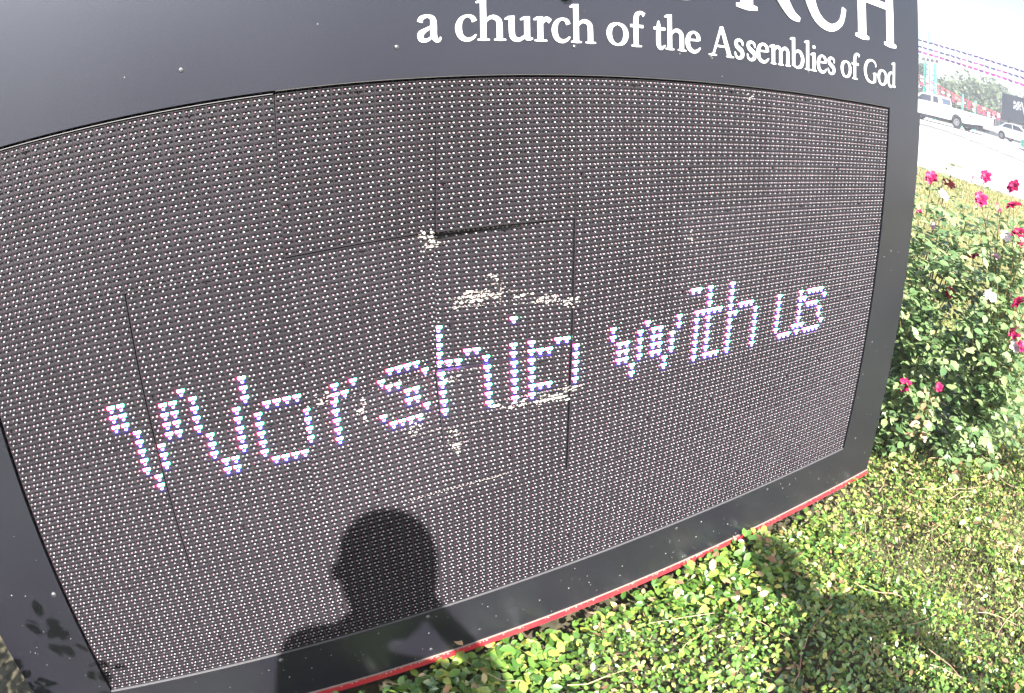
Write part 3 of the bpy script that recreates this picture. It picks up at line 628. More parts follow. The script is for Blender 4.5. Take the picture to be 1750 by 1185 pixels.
# one colour per leaf object even though the mesh is shared: object random feeds the ramp
def obj_random(m):
    n = m.node_tree.nodes; l = m.node_tree.links; oi = n.new('ShaderNodeObjectInfo'); g = [x for x in n if x.type == 'NEW_GEOMETRY'][0]
    ad = n.new('ShaderNodeMath'); ad.operation = 'ADD'; fr_ = n.new('ShaderNodeMath'); fr_.operation = 'FRACT'
    l.new(g.outputs['Random Per Island'], ad.inputs[0]); l.new(oi.outputs['Random'], ad.inputs[1]); l.new(ad.outputs[0], fr_.inputs[0])
    for lk in list(l):
        if lk.from_node == g and lk.to_node not in (ad,):
            ts = lk.to_socket; l.remove(lk); l.new(fr_.outputs[0], ts)
obj_random(M_rleaf); obj_random(M_bronze)
CAMP = Vector((-.2246, -1.245, .032))
def rose_bush(base, blooms, tips, seed, label, nleaf, spread, zlo, ztop, extra, group='rose bushes right of the sign'):
    r_ = random.Random(seed); bush = empty('rose_bush', base, label=label, cat='rose bush', group=group)
    B = Vector(base); cane = MB(); leafspots = []
    ends = [(Vector(p), True) for p, *_ in blooms] + [(Vector(t), False) for t in tips]
    for e, isb in ends:
        lo = e - B; st = Vector((r_.uniform(-.06, .06), r_.uniform(-.06, .06), 0))
        mid = Vector((lo.x * .45 + r_.uniform(-.05, .05), lo.y * .45 + r_.uniform(-.05, .05), lo.z * .55)); P, W_ = smooth_line([st, mid, lo], [1, .6, .3], 6)
        cane.tube(P, [.0055 * w + .0008 for w in W_], 5)
        for k in range(3, len(P)):
            if isb and k > len(P) - 2: continue
            for _ in range(2 if k < 8 else 1): leafspots.append((P[k], 1.0 if k < 9 else .8))
    cane.build('canes', M_cane, bush)
    for _ in range(extra):
        while True:
            q = Vector((r_.gauss(0, spread[0]), r_.gauss(0, spread[1]), r_.uniform(zlo, ztop)))
            if r_.random() < 1.15 - .5 * (q.z - zlo) / (ztop - zlo): break
        w = q + B
        if w.y > -.06 and w.x < 2.09: continue
        leafspots.append((q, 1.0))
    lp = []
    for q, s in leafspots:
        az = r_.uniform(0, 6.28); drop = r_.uniform(-.5, .25); d = Vector((math.cos(az), math.sin(az), drop)).normalized(); side = d.cross(Vector((0, 0, 1))).normalized()
        L = .085 * s
        for k, (t, sd) in enumerate([(.35, 1), (.35, -1), (.68, 1), (.68, -1), (1.0, 0)]):
            p = q + d * (L * t) + side * (sd * .008)
            h = (side * sd + d * .55).normalized() if sd else d
            nn = (Vector((0, 0, 1)) + Vector((r_.gauss(0, .35), r_.gauss(0, .35) - .15, 0))).normalized()
            lp.append((p, h, nn, s * r_.uniform(.034, .056)))
    lp.sort(key=lambda t: ((t[0] + B) - CAMP).length)
    near, rest = lp[:nleaf], lp[nleaf:]
    for k, (p, h, nn, s) in enumerate(near):
        o = bpy.data.objects.new('leaf', LEAF[k % 3]); COL.objects.link(o); o.parent = bush
        y = (h - nn * h.dot(nn)).normalized(); x = y.cross(nn)
        o.matrix_local = Matrix(((x.x * s, y.x * s, nn.x * s, p.x), (x.y * s, y.y * s, nn.y * s, p.y), (x.z * s, y.z * s, nn.z * s, p.z), (0, 0, 0, 1)))
    if rest:
        me = leaves_mesh('foliage', np.array([tuple(t[0]) for t in rest]), np.array([t[3] for t in rest]), np.array([tuple(t[2]) for t in rest]), np.array([tuple(t[1]) for t in rest]), [M_rleaf], aspect=.64)
        o = link('foliage', me, bush); o['kind'] = 'stuff'
    for p, kind, s in blooms:
        o = bpy.data.objects.new('bloom', BL[kind][r_.randrange(len(BL[kind]))]); COL.objects.link(o); o.parent = bush
        o.location = Vector(p) - B; tc = (CAMP - Vector(p)).normalized()
        nrm = (Vector((0, 0, 1)) * .75 + tc * .75 + Vector((r_.gauss(0, .45), r_.gauss(0, .45), r_.gauss(0, .2)))).normalized()
        o.rotation_euler = nrm.to_track_quat('Z', 'Y').to_euler(); o.scale = (s * .95,) * 3
        if kind == 'w': o['label'] = 'bloom painted overexposed white'
        if kind == 'p': o['label'] = 'pale pink bloom'
    return bush
F1 = [((2.9, .392, -.303), 'm', 1.15), ((2.9, .285, -.31), 'm', 1.15), ((2.8, .264, -.358), 'p', 1.0), ((3.1, .247, -.264), 'p', .9), ((2.9, .079, -.22), 'm', 1.0),
      ((2.7, .338, -.456), 'm', .55), ((2.7, .248, -.496), 'p', .6), ((2.55, .041, -.715), 'm', .85), ((2.2, .005, -1.048), 'm', .95), ((2.35, -.092, -1.047), 'm', .6)]
F2 = [((2.9, -.081, -.223), 'm', 1.15), ((2.7, .011, -.306), 'm', 1.1), ((2.8, -.045, -.327), 'm', .7), ((2.7, -.163, -.287), 'm', 1.2), ((2.6, -.028, -.539), 'm', .9),
      ((2.6, -.245, -.376), 'm', 1.3), ((2.62, -.262, -.40), 'm', .9), ((2.5, -.327, -.625), 'm', 1.0), ((2.5, -.342, -.745), 'm', 1.0), ((2.5, -.391, -.787), 'm', 1.0), ((2.5, -.179, -.646), 'w', .75), ((2.51, -.193, -.652), 'w', .7), ((2.6, -.177, -.41), 'w', .9), ((2.6, -.148, -.505), 'p', .6), ((2.5, -.36, -.80), 'w', 1.0)]
T1 = [(2.95, .30, -.20), (3.0, .36, -.22), (2.25, .12, -.62), (2.3, .16, -.8), (2.35, -.05, -.75), (2.5, .2, -.5), (2.7, .1, -.42), (2.3, .02, -.95), (2.6, .3, -.6), (2.25, -.12, -1.2)]
T2 = [(2.7, -.1, -.33), (2.5, -.2, -.55), (2.45, -.3, -.85), (2.6, -.35, -.6), (2.45, -.15, -.8), (2.8, -.2, -.5), (2.35, -.3, -1.12), (2.9, 0, -.45)]
rose_bush((2.52, .22, -1.48), F1, T1, 3, 'rose bush with magenta blooms crowding the right edge of the sign', 290, (.20, .20), .06, 1.12, 700)
rose_bush((2.80, -.16, -1.48), F2, T2, 9, 'rose bush with magenta and white blooms at the far right of the frame', 290, (.23, .19), .12, 1.14, 640)
# the tan young shoot among the green leaves
r_ = random.Random(4); sh = empty('rose_shoot', (2.33, -.06, -1.40), label='upright rose shoot with tan bronze leaves between the green bushes', cat='plant')
cm = MB(); cm.tube([(0, 0, 0), (.01, .0, .15), (.0, -.01, .33)], [.004, .003, .0015], 5); cm.build('cane', M_cane, sh)
for k in range(15):
    z = .12 + .016 * k; a = k * 2.2; s = .05 * (1.15 - .03 * k)
    nn = Vector((-.55 + r_.gauss(0, .2), -.5 + r_.gauss(0, .2), .6)).normalized(); h = Vector((math.cos(a), math.sin(a), -.3)).normalized()
    o = bpy.data.objects.new('leaf', LEAFB[k % 3]); COL.objects.link(o); o.parent = sh
    y = (h - nn * h.dot(nn)).normalized(); x = y.cross(nn)
    o.matrix_local = Matrix(((x.x * s, y.x * s, nn.x * s, h.x * .012), (x.y * s, y.y * s, nn.y * s, h.y * .012), (x.z * s, y.z * s, nn.z * s, z), (0, 0, 0, 1)))
# shrub at the sign's lower left corner
rose_bush((-1.03, -.18, -1.48), [], [(-.90, -.14, -.84), (-.95, -.2, -.78), (-.86, -.12, -1.06), (-1.0, -.25, -.72), (-1.1, -.2, -.7), (-.88, -.16, -.94), (-.88, -.2, -1.15)], 15,
          'dark leafy rose shrub at the lower left corner of the sign', 160, (.09, .10), .05, .60, 130, group='shrubs left of the sign')
rose_bush((-1.16, -.88, -1.48), [], [(-1.0, -.85, -.62), (-1.3, -.8, -.5), (-1.1, -.9, -.42), (-1.2, -.95, -.45)], 16,  # shrub added out of view to cast shade on the corner shrub
          'unseen rose shrub added left of the photographer to shade the corner shrub', 60, (.22, .20), .05, 1.05, 420, group='shrubs left of the sign')

# ------------------------------------------------------------ people whose shadows fall on the scene
def skin_body(name, joints, edges, radii, parent, m, levels=2):
    me = bpy.data.meshes.new(name); me.from_pydata(joints, edges, []); o = link(name, me, parent, m)
    sk = o.modifiers.new('skin', 'SKIN'); sk.use_smooth_shade = True
    for i, rr_ in enumerate(radii):
        sv = me.skin_vertices[0].data[i]; sv.radius = rr_ if isinstance(rr_, tuple) else (rr_, rr_); sv.use_root = (i == 0)
    ss = o.modifiers.new('sub', 'SUBSURF'); ss.levels = levels; ss.render_levels = levels
    return o
M_skin = mat('skin', (.45, .27, .19), rough=.5); M_cloth = mat('dark_shirt', (.05, .07, .12), rough=.9); M_hair = mat('dark_hair', (.02, .014, .01), rough=.6)
def person(loc, rz, label, hgt, arms, head=None, dx=0.0, sw=.17, dz=0.0):
    P = empty('person', loc, rz, label=label, cat='person'); k = hgt / 1.72
    J = [(0, 0, .92), (0, 0, 1.10), (0, .0, 1.30), (0, 0, 1.42), (0, 0, 1.50), (0, .01, 1.56),
         (.09, 0, .88), (.10, .01, .48), (.10, 0, .08), (.11, .12, .04), (-.09, 0, .88), (-.10, .01, .48), (-.10, 0, .08), (-.11, .12, .04),
         (sw, 0, 1.38), (-sw, 0, 1.38)]
    Rr = [.125, .115, .135, .10, .055, .05, .088, .058, .042, .038, .088, .058, .042, .038, .058, .058]
    E = [(0, 1), (1, 2), (2, 3), (3, 4), (4, 5), (0, 6), (6, 7), (7, 8), (8, 9), (0, 10), (10, 11), (11, 12), (12, 13), (3, 14), (3, 15)]
    for s, (el, wr) in zip((14, 15), arms):
        i = len(J); J += [el, wr]; Rr += [.044, .030]; E += [(s, i), (i, i + 1)]
        d = (Vector(wr) - Vector(el)).normalized(); side = d.cross(Vector((0, 0, 1))).normalized(); up = side.cross(d)
        pm = len(J); J.append(tuple(Vector(wr) + d * .05)); Rr.append((.034, .022)); E.append((i + 1, pm))
        for f in range(4):
            b0 = Vector(wr) + d * .085 + side * (.030 - .02 * f); ln = (.055, .065, .06, .045)[f]
            a = len(J); J.append(tuple(b0)); J.append(tuple(b0 + d * ln * .5 - up * .004)); J.append(tuple(b0 + d * ln * .8 - up * .03)); Rr += [.010, .0085, .007]; E += [(pm, a), (a, a + 1), (a + 1, a + 2)]
        a = len(J); b0 = Vector(wr) + d * .04 + side * .038; J.append(tuple(b0)); J.append(tuple(b0 + d * .03 + side * .018 - up * .02)); Rr += [.012, .009]; E += [(pm, a), (a, a + 1)]
    J = [(j[0] + (dx if i not in (4, 5) else dx * (.08, 0)[i - 4]), j[1], j[2] + (dz if i in (1, 2, 3, 14, 15) else 0)) for i, j in enumerate(J)]
    J = [tuple(Vector(j) * k) for j in J]; Rr = [tuple(q * k for q in r2) if isinstance(r2, tuple) else r2 * k for r2 in Rr]
    skin_body('body', J, E, Rr, P, M_cloth)
    # head: shaped ovoid with nose, chin, ears
    bm = bmesh.new(); bmesh.ops.create_icosphere(bm, subdivisions=3, radius=1)
    for v in bm.verts:
        x, y, z = v.co; fx = .078 * (1 - .18 * max(0, -z)); v.co = Vector((x * fx, y * .098 * (1 - .12 * max(0, -z)) + .012 * max(0, -z), z * .122))
        if y > .6 and abs(x) < .22 and -.35 < z < .15: v.co.y += .022 * (1 - abs(x) / .25) * (1 - abs(z + .12) / .4)
        if abs(x) > .93 and abs(z + .05) < .3: v.co.x *= 1.10
        if y > .7 and abs(abs(x) - .38) < .16 and abs(z - .05) < .12: v.co.y -= .006
    bmesh.ops.scale(bm, vec=(k * 1.0,) * 3, verts=bm.verts); me = bpy.data.meshes.new('head'); bm.to_mesh(me); bm.free()
    me.polygons.foreach_set('use_smooth', [True] * len(me.polygons)); h = link('head', me, P, M_skin); h.location = head or (0, .02 * k, 1.64 * k)
    bm = bmesh.new(); bmesh.ops.create_icosphere(bm, subdivisions=3, radius=1)
    for v in bm.verts:
        x, y, z = v.co; v.co = Vector((x * .088, y * .104 - .010, z * .118 + .016))
        if head: v.co = Vector((x * .118, y * .122 - .02, z * .126 + .016 if z > 0 else z * .23 + .016)); 
        if y > .25 and z < .35: v.co = v.co * .8
    bmesh.ops.scale(bm, vec=(k * 1.0,) * 3, verts=bm.verts); me = bpy.data.meshes.new('hair'); bm.to_mesh(me); bm.free()
    me.polygons.foreach_set('use_smooth', [True] * len(me.polygons)); h = link('hair', me, P, M_hair); h.location = (head[0], head[1] - .01, head[2]) if head else (0, .005 * k, 1.645 * k)
    return P
# the photographer, both hands up to a small camera in front of the face
person((-.125, -1.37, -1.50), 0, 'person in a dark shirt photographing the sign, both arms raised to the camera', 1.72,
       [((.43, -.12, 1.20), (.30, -.05, 1.44)), ((-.03, .05, 1.42), (.11, .07, 1.38))], (-.028, .0, 1.625), -.22, .11, -.09)
person((.90, -2.22, -1.50), 0, 'person in a dark shirt standing further right behind the photographer', 1.86,
       [((.31, .02, 1.12), (.27, .10, .88)), ((-.31, .02, 1.12), (-.27, .10, .88))], sw=.20)
ac = empty('action_camera', (-.2246, -1.245, .032), label='small black action camera held in front of the face', cat='camera')
look = Vector((0.3898, 0.8129, -0.4327)); ac.rotation_euler = look.to_track_quat('Y', 'Z').to_euler()
b = MB(); b.box(-.024, .022, -.032, -.012, -.017, .017); b.build('camera_body', M_rubber, ac)
b = MB(); b.tube([(0, -.012, 0), (0, -.008, 0)], .010, 14); b.build('lens_ring', M_screw, ac)

# ------------------------------------------------------------ far side: truck, cars, pole, pennants, building, trees
def polar(az, el, d):
    a, e = math.radians(az), math.radians(el); return Vector((-.2246 + d * math.sin(a), -1.245 + d * math.cos(a), .032 + d * math.tan(e)))
M_carw = mat('white_car_paint', (.78, .78, .78), rough=.25); M_glass = mat('car_glass', (.03, .04, .06), rough=.08, spec=.8)
M_tyre = mat('tyre_rubber', (.02, .02, .02), rough=.85); M_rim = mat('wheel_rim', (.5, .48, .48), rough=.35, metal=.7)
M_dark = mat('dark_underbody', (.03, .03, .032), rough=.8); M_tail = mat('tail_lamp', (.35, .02, .02), rough=.3)
M_teal = mat('teal_car_paint', (.05, .40, .30), rough=.3)
def wheel(parent, x, y, r, w=.24):
    b = MB(); n = 20; prof = [(r * .62, -w / 2), (r * .94, -w / 2), (r, -w / 2 + .04), (r, w / 2 - .04), (r * .94, w / 2), (r * .62, w / 2)]
    vs = [(x + yy, y + a * math.cos(2 * math.pi * k / n), r + a * math.sin(2 * math.pi * k / n)) for k in range(n) for a, yy in prof]
    m = len(prof); b.add(vs, [(k * m + i, k * m + (i + 1) % m, ((k + 1) % n) * m + (i + 1) % m, ((k + 1) % n) * m + i) for k in range(n) for i in range(m)])
    t = b.build('wheel', M_tyre, parent, smooth=False)
    b = MB(); b.tube([(x - w * .30, y, r), (x + w * .30, y, r)], r * .60, 16)
    s = -1 if x < 0 else 1
    for k in range(6):
        a = k * math.pi / 3; b.box(x + s * w * .30 - .01, x + s * w * .30 + .02, y + math.cos(a) * r * .33 - .03, y + math.cos(a) * r * .33 + .03, r + math.sin(a) * r * .33 - .03, r + math.sin(a) * r * .33 + .03, 1)
    b.build('rim', [M_rim, M_dark], t)
def side_body(name, outline, hw, m, parent, inset=.0, arches=()):
    """car body from a side outline (y forward, z up), bevelled towards the sides"""
    b = MB(); n = len(outline); cy = sum(p[0] for p in outline) / n; cz = sum(p[1] for p in outline) / n
    def sc_(f): return [(cy + (y - cy) * f, cz + (z - cz) * f) for y, z in outline]
    o0, o1 = outline, sc_(.985)
    vs = [(-hw, y, z) for y, z in o1] + [(-hw + .05, y, z) for y, z in o0] + [(hw - .05, y, z) for y, z in o0] + [(hw, y, z) for y, z in o1]
    fs = [tuple(range(n))[::-1], tuple(range(3 * n, 4 * n))]
    for k in range(3): fs += [(k * n + i, k * n + (i + 1) % n, (k + 1) * n + (i + 1) % n, (k + 1) * n + i) for i in range(n)]
    b.add(vs, fs); return b.build(name, m, parent)
def arc(cy, r, n=7, z0=.38): return [(cy + r * math.cos(math.pi * k / (n - 1)), z0 + r * math.sin(math.pi * k / (n - 1))) for k in range(n)][::-1]
# pickup: local y is forward (it faces left in the picture = +y), x = -side seen from the sign
tx = 40.6; ty0 = 18.1   # rear axle position
truck = empty('pickup_truck', (tx + .95, ty0 + .4, gz(tx, 19) + .0), label='white extended-cab pickup truck parked across the road beyond the sign', cat='truck')
low = [(-1.95, .62), (-1.95, 1.12), (-1.55, 1.18), (1.35, 1.22), (1.4, 1.22), (4.35, 1.20), (4.6, 1.12), (4.65, .55)] + [(4.45, .42)] + list(reversed(arc(3.75, .47)))[::-1][::-1] + [(3.1, .40), (.55, .40)]
low = [(-1.95, .60), (-1.95, 1.16), (1.30, 1.24), (3.3, 1.24), (4.5, 1.14), (4.7, .95), (4.7, .45), (4.2, .42)] + [(3.7 + .46 * math.cos(t), .42 + .46 * math.sin(t)) for t in [math.pi * k / 8 for k in range(0, 9)]] + [(3.0, .42), (.6, .42)] + [(.46 * math.cos(t), .42 + .46 * math.sin(t)) for t in [math.pi * k / 8 for k in range(0, 9)]] + [(-.9, .46), (-1.4, .52)]
side_body('body', low, .95, M_carw, truck)
cabm = [(1.25, 1.245), (1.36, 1.74), (1.55, 1.80), (2.75, 1.80), (2.95, 1.74), (3.55, 1.245)]
side_body('cab', cabm, .80, M_carw, truck)
for y0, y1, y2, y3 in ((1.50, 1.56, 1.90, 1.90), (2.08, 2.08, 2.78, 3.25)):
    for s in (-1, 1):
        b = MB(); b.prism([(y0, 1.30), (y1, 1.70), (y2, 1.70), (y3, 1.30)], 'x', s * .795, s * .815); b.build('side_window', M_glass, truck)
b = MB(); b.prism([(2.98, 1.72), (3.52, 1.26), (3.55, 1.28), (3.01, 1.74)], 'x', -.7, .7); b.build('windscreen', M_glass, truck)
b = MB(); b.prism([(1.262, 1.32), (1.355, 1.70), (1.325, 1.70), (1.235, 1.32)], 'x', -.66, .66); b.build('rear_window', M_glass, truck)
b = MB(); b.box(-.86, .86, -.0 - 1.9, 1.2, 1.02, 1.03); b.build('bed_floor', M_dark, truck)
for px_, py_ in ((-.84, 0), (.84, 0), (-.84, 3.7), (.84, 3.7)): wheel(truck, px_, py_, .38)
b = MB(); b.box(-.9, .9, -2.10, -1.97, .42, .60); b.build('rear_bumper', M_rim, truck)
b = MB(); b.box(-.90, .90, .62, 3.1, .22, .40); b.build('underbody_shade', M_dark, truck)  # full-width dark block for the shaded underbody below the cab
b = MB(); b.box(-.8, .8, -1.7, -.5, .24, .50); b.build('rear_underbody_shade', M_dark, truck)  # dark block for the shaded underbody below the bed
for s in (-1, 1):
    b = MB(); b.box(s * .90 - .048, s * .90 + .05, -1.97, -1.93, .78, 1.05); b.build('tail_light', M_tail, truck)
b = MB(); b.box(-.962, -.952, -1.1, -1.02, .92, 1.02); b.build('fuel_flap', M_dark, truck)
b = MB(); b.box(-1.15, -.96, 2.95, 3.05, 1.26, 1.42); b.build('wing_mirror', M_dark, truck)
def sedan(pos, label, m, rz=0.0, sc_=1.0):
    c = empty('parked_car', pos, rz, label=label, cat='car')
    lo = [(-2.1, .45), (-2.15, .85), (-1.5, .95), (1.0, .95), (2.0, .82), (2.2, .6), (2.2, .35), (1.75, .32)] + [(1.35 + .36 * math.cos(t), .33 + .36 * math.sin(t)) for t in [math.pi * k / 7 for k in range(8)]] + [(.9, .28), (-.9, .28)] + [(-1.35 + .36 * math.cos(t), .33 + .36 * math.sin(t)) for t in [math.pi * k / 7 for k in range(8)]] + [(-1.8, .34)]
    side_body('body', lo, .88, m, c)
    side_body('cabin', [(-1.75, .955), (-1.1, 1.38), (-.3, 1.45), (.35, 1.40), (1.05, .955)], .72, m, c)
    for a in ([(-1.45, 1.0), (-1.05, 1.30), (-.45, 1.36), (-.40, 1.0)], [(-.30, 1.0), (-.34, 1.37), (.28, 1.32), (.80, 1.0)]):
        for s in (-1, 1): b = MB(); b.prism(a, 'x', s * .715, s * .735); b.build('side_window', M_glass, c)
    b = MB(); b.prism([(.40, 1.40), (1.03, .98), (1.06, 1.0), (.43, 1.42)], 'x', -.62, .62); b.build('windscreen', M_glass, c)
    for px_, py_ in ((-.8, -1.35), (.8, -1.35), (-.8, 1.35), (.8, 1.35)): wheel(c, px_, py_, .31, .2)
    b = MB(); b.box(-.7, .7, 2.19, 2.22, .5, .66); b.build('headlight_bar', M_rim, c)
    c.scale = (sc_,) * 3; return c
sedan((47.0, 16.2, gz(47.0, 16.2)), 'white sedan with dark windows stopped just behind the pickup', M_carw, math.radians(172), .88)
sedan((42.5, 12.0, gz(43.5, 12.4)), 'teal and white car at the right edge of the picture beside the white sedan', M_teal, math.radians(170))

# tall white and teal inflatable-looking column with a thin mast
p0 = polar(61.85, 0, 54)
colm = empty('advertising_column', (p0.x, p0.y, gz(p0.x, p0.y)), label='tall white and teal advertising column rising behind the pickup cab', cat='column')
def zz(el, d=54): return .032 + d * math.tan(math.radians(el)) - gz(p0.x, p0.y)
M_tealp = mat('teal_plastic', (.08, .56, .42), rough=.4)
for k in range(4):
    b = MB(); y = -.48 + k * .32; b.tube([(0, y, 0), (0, y, zz(3.5)), (0, y, zz(3.65))], [.19 if k % 3 else .13, .17 if k % 3 else .11, .08], 10)
    b.build('pillar_tube', M_tealp if k in (0, 3) else M_white, colm)
for k in range(4):
    b = MB(); b.tube([(-.0, -.6 + k * .4, zz(3.72)), (-.0, -.6 + k * .4, zz(3.95))], [.14, .10], 8); b.build('top_knob', M_dark, colm)
for k in range(7):
    for y in (-.3, .15):
        b = MB(); z = zz(1.0 + k * .4); b.box(-.20, -.15, y - .05, y + .05, z, z + .08); b.build('bracket', M_dark, colm)
b = MB(); b.tube([(.3, .25, 0), (.3, .25, zz(6.1))], .06, 6); b.build('mast', M_tealp, colm)
# pennant lines
M_pen = [mat('purple_pennant', (.06, .015, .12), rough=.6), mat('magenta_pennant', (.42, .03, .25), rough=.6), mat('red_pennant', (.50, .02, .07), rough=.6), mat('white_pennant', (.8, .78, .78), rough=.6)]
def pennants(A, B, sag, n, seed, label, pal, w, h, group):
    root = empty('pennant_line', tuple(A), label=label, cat='pennant line', group=group); r_ = random.Random(seed); d = B - A; n = int(n * .58)
    P = lambda t: d * t + Vector((0, 0, -sag * 4 * t * (1 - t)))
    b = MB(); b.tube([P(k / 24) for k in range(25)], .012, 4); b.build('string', M_pen[0] if pal[0] == 0 else M_pen[2], root)
    dn = d.normalized()
    mesh_c = {}
    for k in range(n):
        t = (k + .5) / n; key = r_.choice(pal)
        if key not in mesh_c:
            b = MB(); b.add([(dn * -w / 2)[:], (dn * w / 2)[:], (dn * (w * .42) + Vector((0, 0, -h)))[:], (dn * (-w * .42) + Vector((0, 0, -h)))[:]] +
                            [((dn * -w / 2) + Vector((.01, -.01, 0)))[:], ((dn * w / 2) + Vector((.01, -.01, 0)))[:], (dn * (w * .42) + Vector((.01, -.01, -h)))[:], (dn * (-w * .42) + Vector((.01, -.01, -h)))[:]],
                            [(0, 1, 2, 3), (7, 6, 5, 4), (0, 4, 5, 1), (1, 5, 6, 2), (2, 6, 7, 3), (3, 7, 4, 0)]); mesh_c[key] = b.mesh('pennant', M_pen[key])
        o = bpy.data.objects.new('pennant', mesh_c[key]); COL.objects.link(o); o.parent = root; o.location = P(t); o.rotation_euler = (r_.uniform(-.3, .3), r_.uniform(-.35, .35), 0)
G1 = 'three high purple pennant lines'; G2 = 'low red and white pennant lines'
pennants(polar(58.5, 5.50, 44), polar(76, 4.55, 39), .10, 62, 1, 'highest of the three purple pennant lines against the white sky', (0, 0, 0, 0), .31, .10, G1)
pennants(polar(58.5, 5.00, 44), polar(76, 4.15, 39), .16, 62, 2, 'middle of the three purple pennant lines against the white sky', (0, 0, 0, 1), .31, .10, G1)
pennants(polar(58.5, 4.62, 44), polar(76, 3.45, 39), .10, 62, 3, 'lowest of the three high pennant lines with magenta pennants', (1, 0, 1), .31, .13, G1)
for k, (e0, e1, lb) in enumerate([(3.05, .95, 'upper red and white pennant line sloping down to the black sign'), (2.75, .75, 'middle red pennant line sloping behind the pickup bed'), (2.42, .55, 'lower red pennant line sloping behind the pickup bed')]):
    pennants(polar(59.5, e0, 50), polar(68.0, e1, 53), .35, 34, 10 + k, lb, (2, 2, 3), .22, .13, G2)
for az, e0, e1, nm in ((64.65, .1, 1.7, 'left thin teal post behind the pickup bed'), (65.75, -.1, 1.45, 'right thin teal post behind the pickup bed')):
    p = polar(az, 0, 51); o = MB().tube([(0, 0, 0), (0, 0, .032 + 51 * math.tan(math.radians(e1)) - gz(p.x, p.y))], .06, 6).build('post', M_tealp); o.location = (p.x, p.y, gz(p.x, p.y)); tag(o, nm, 'post', 'teal posts behind the pickup')
# building with the black roof sign
bx = 54.0
bl = empty('shop_building', (bx, 14.0, gz(bx, 16)), label='low grey shop building with windows beneath a black flag sign', cat='building')
M_wall = mat('grey_wall_paint', (.40, .38, .44), rough=.85, noise=.1, nscale=2); M_brick = mat('brown_wall', (.20, .10, .09), rough=.85, noise=.3, nscale=4)
b = MB(); b.box(0, 9, 3.3, 9.2, 0, 1.50); b.build('wall', M_wall, bl)
b = MB(); b.box(-.15, 9, -9, 3.28, 0, 1.62); b.build('side_wing', M_brick, bl)
b = MB(); b.prism([(2.9, 1.52), (9.6, 1.52), (9.6, 1.66), (2.9, 1.66)], 'x', -.5, 9.2); b.build('roof', mat('roof_felt', (.07, .065, .07), rough=.9), bl)
for y0, y1, z0, z1 in ((4.0, 5.3, .35, 1.15), (6.0, 6.7, .55, 1.25), (7.2, 7.9, .6, 1.3)):
    b = MB(); b.box(-.05, .0 - .002, y0 - .08, y1 + .08, z0 - .08, z1 + .08); fo = b.build('window', M_white, bl)
    b = MB(); b.box(-.07, -.052, y0, y1, z0, z1); b.build('pane', M_glass, fo)
p = polar(68.05, 0, 55)
bs = empty('black_flag_sign', (p.x, p.y, .032 + 55 * math.tan(math.radians(.62))), label='black rectangular sign with a white checkered flag above the grey building', cat='sign')
b = MB(); b.box(0, .25, -5.0, 0, 0, 1.95); b.build('panel', mat('navy_black_panel', (.018, .024, .04), rough=.5), bs)
fb = MB()
for i in range(6):
    for j in range(5):
        if (i + j) % 3 != 2:
            y = -1.05 - i * .115; z = 1.55 - j * .12 - .05 * math.sin(i * 1.1) - i * .0; fb.box(-.02, -.004, y - .105, y, z - .11, z)
fb.build('flag_print', M_white, bs)
fb = MB(); fb.add([(-.02, -1.72, 1.62), (-.02, -1.80, 1.62), (-.02, -2.15, .62), (-.02, -2.05, .60)], [(0, 1, 2, 3)]); fb.build('flag_pole_print', M_white, bs)
for y in (-.6, -4.4):
    b = MB(); b.box(.05, .2, y - .06, y + .06, -1.6, .0); b.build('sign_leg', M_dark, bs)
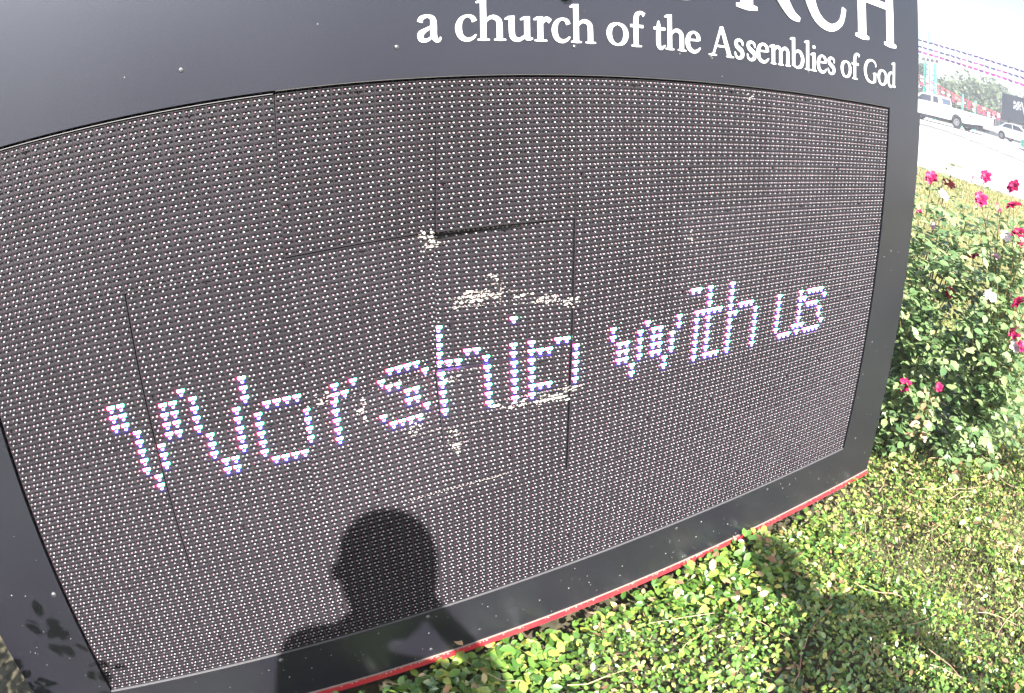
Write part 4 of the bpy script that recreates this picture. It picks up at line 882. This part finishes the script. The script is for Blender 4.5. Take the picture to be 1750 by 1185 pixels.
# trees: each with its own trunk and loose crown
M_tree = leaf_mat('tree_leaf', [(0, (.045, .075, .03)), (.6, (.085, .13, .05)), (1, (.15, .17, .08))], rough=.6, trans=.25)
M_bark = mat('tree_bark', (.10, .08, .06), rough=.9)
def tree(x, y, h, w, seed, label, group, dens=700, low=.18):
    r_ = np.random.RandomState(seed); g = gz(min(x, 60), 16); t = empty('tree', (x, y, g), label=label, cat='tree', group=group)
    b = MB(); b.tube([(0, 0, 0), (.1, .05, h * .3), (0, .1, h * .62)], [.22, .16, .06], 7)
    cl = []
    for k in range(9):
        a = r_.uniform(0, 6.28); q = (math.cos(a) * w * r_.uniform(.1, .75), math.sin(a) * w * r_.uniform(.1, .75), h * r_.uniform(low + .12, .92)); cl.append(q)
        b.tube([(0, .05, h * .28), (q[0] * .5, q[1] * .5, (q[2] + h * .3) * .5), q], [.08, .05, .02], 5)
    b.build('trunk', M_bark, t)
    P = []
    for q in cl:
        rad = w * r_.uniform(.35, .6); n = dens // 9; d = r_.normal(0, 1, (n, 3)); d /= np.linalg.norm(d, axis=1)[:, None]
        P.append(np.array(q) + d * (rad * r_.uniform(.4, 1.1, n) ** .7)[:, None] * np.array([1, 1, .7]))
    P = np.concatenate(P); P[:, 2] = np.maximum(P[:, 2], .3); n = len(P)
    me = leaves_mesh('crown', P, r_.uniform(.28, .62, n), r_.normal(0, .6, (n, 3)) + np.array([0, 0, .8]), r_.normal(0, 1, (n, 3)), [M_tree], aspect=.75)
    link('crown', me, t)
GT = 'trees behind the road'
TR = [(60.4, 74, 3.6, 2.6, 'small dark tree at the sign edge behind the teal column'), (63.5, 78, 3.35, 3.3, 'round tree above the pickup roof'), (65.1, 84, 2.9, 3.4, 'bushy tree right of the round one above the pickup bed'),
      (66.4, 80, 2.75, 2.8, 'narrow pointed tree above the pickup tailgate'), (67.7, 92, 3.3, 3.2, 'pale loose tree just left of the black flag sign'), (69.6, 95, 3.35, 3.6, 'broad pale tree behind the black flag sign'),
      (71.6, 96, 3.5, 3.8, 'pale tree beyond the right edge of the black flag sign'), (58.5, 90, 4.2, 4.0, 'tall tree mostly hidden behind the sign'), (64.4, 70, 1.7, 2.6, 'low shrubby tree behind the pickup bed'), (67.0, 70, 1.3, 2.4, 'lowest shrubby tree beside the grey building'), (74, 100, 3.8, 4, 'outermost tree on the right')]
for k, (az, d, e, w, lb) in enumerate(TR):
    p = polar(az, 0, d); g = gz(60, 16); h = (.032 + d * math.tan(math.radians(e)) - g)
    tree(p.x, p.y, h, w, 40 + k, lb, GT, 1300 if e > 2 else 900, .10)

# ------------------------------------------------------------ haze volume added to imitate lens veil
hb = MB(); hb.box(-640, 640, -640, 640, -3.2, 9.0); hz = hb.build('haze', None); hz['kind'] = 'stuff'
hm = bpy.data.materials.new('veil_haze'); hm.use_nodes = True; hn = hm.node_tree.nodes
for x in list(hn):
    if x.type == 'BSDF_PRINCIPLED': hn.remove(x)
hv = hn.new('ShaderNodeVolumePrincipled'); hv.inputs['Color'].default_value = (.93, .95, 1, 1); hv.inputs['Density'].default_value = 0.003; hv.inputs['Anisotropy'].default_value = 0.0
hm.node_tree.links.new(hv.outputs[0], [x for x in hn if x.type == 'OUTPUT_MATERIAL'][0].inputs['Volume'])
hz.data.materials.clear(); hz.data.materials.append(hm); hz['label'] = 'thin pale haze standing in for lens veil'
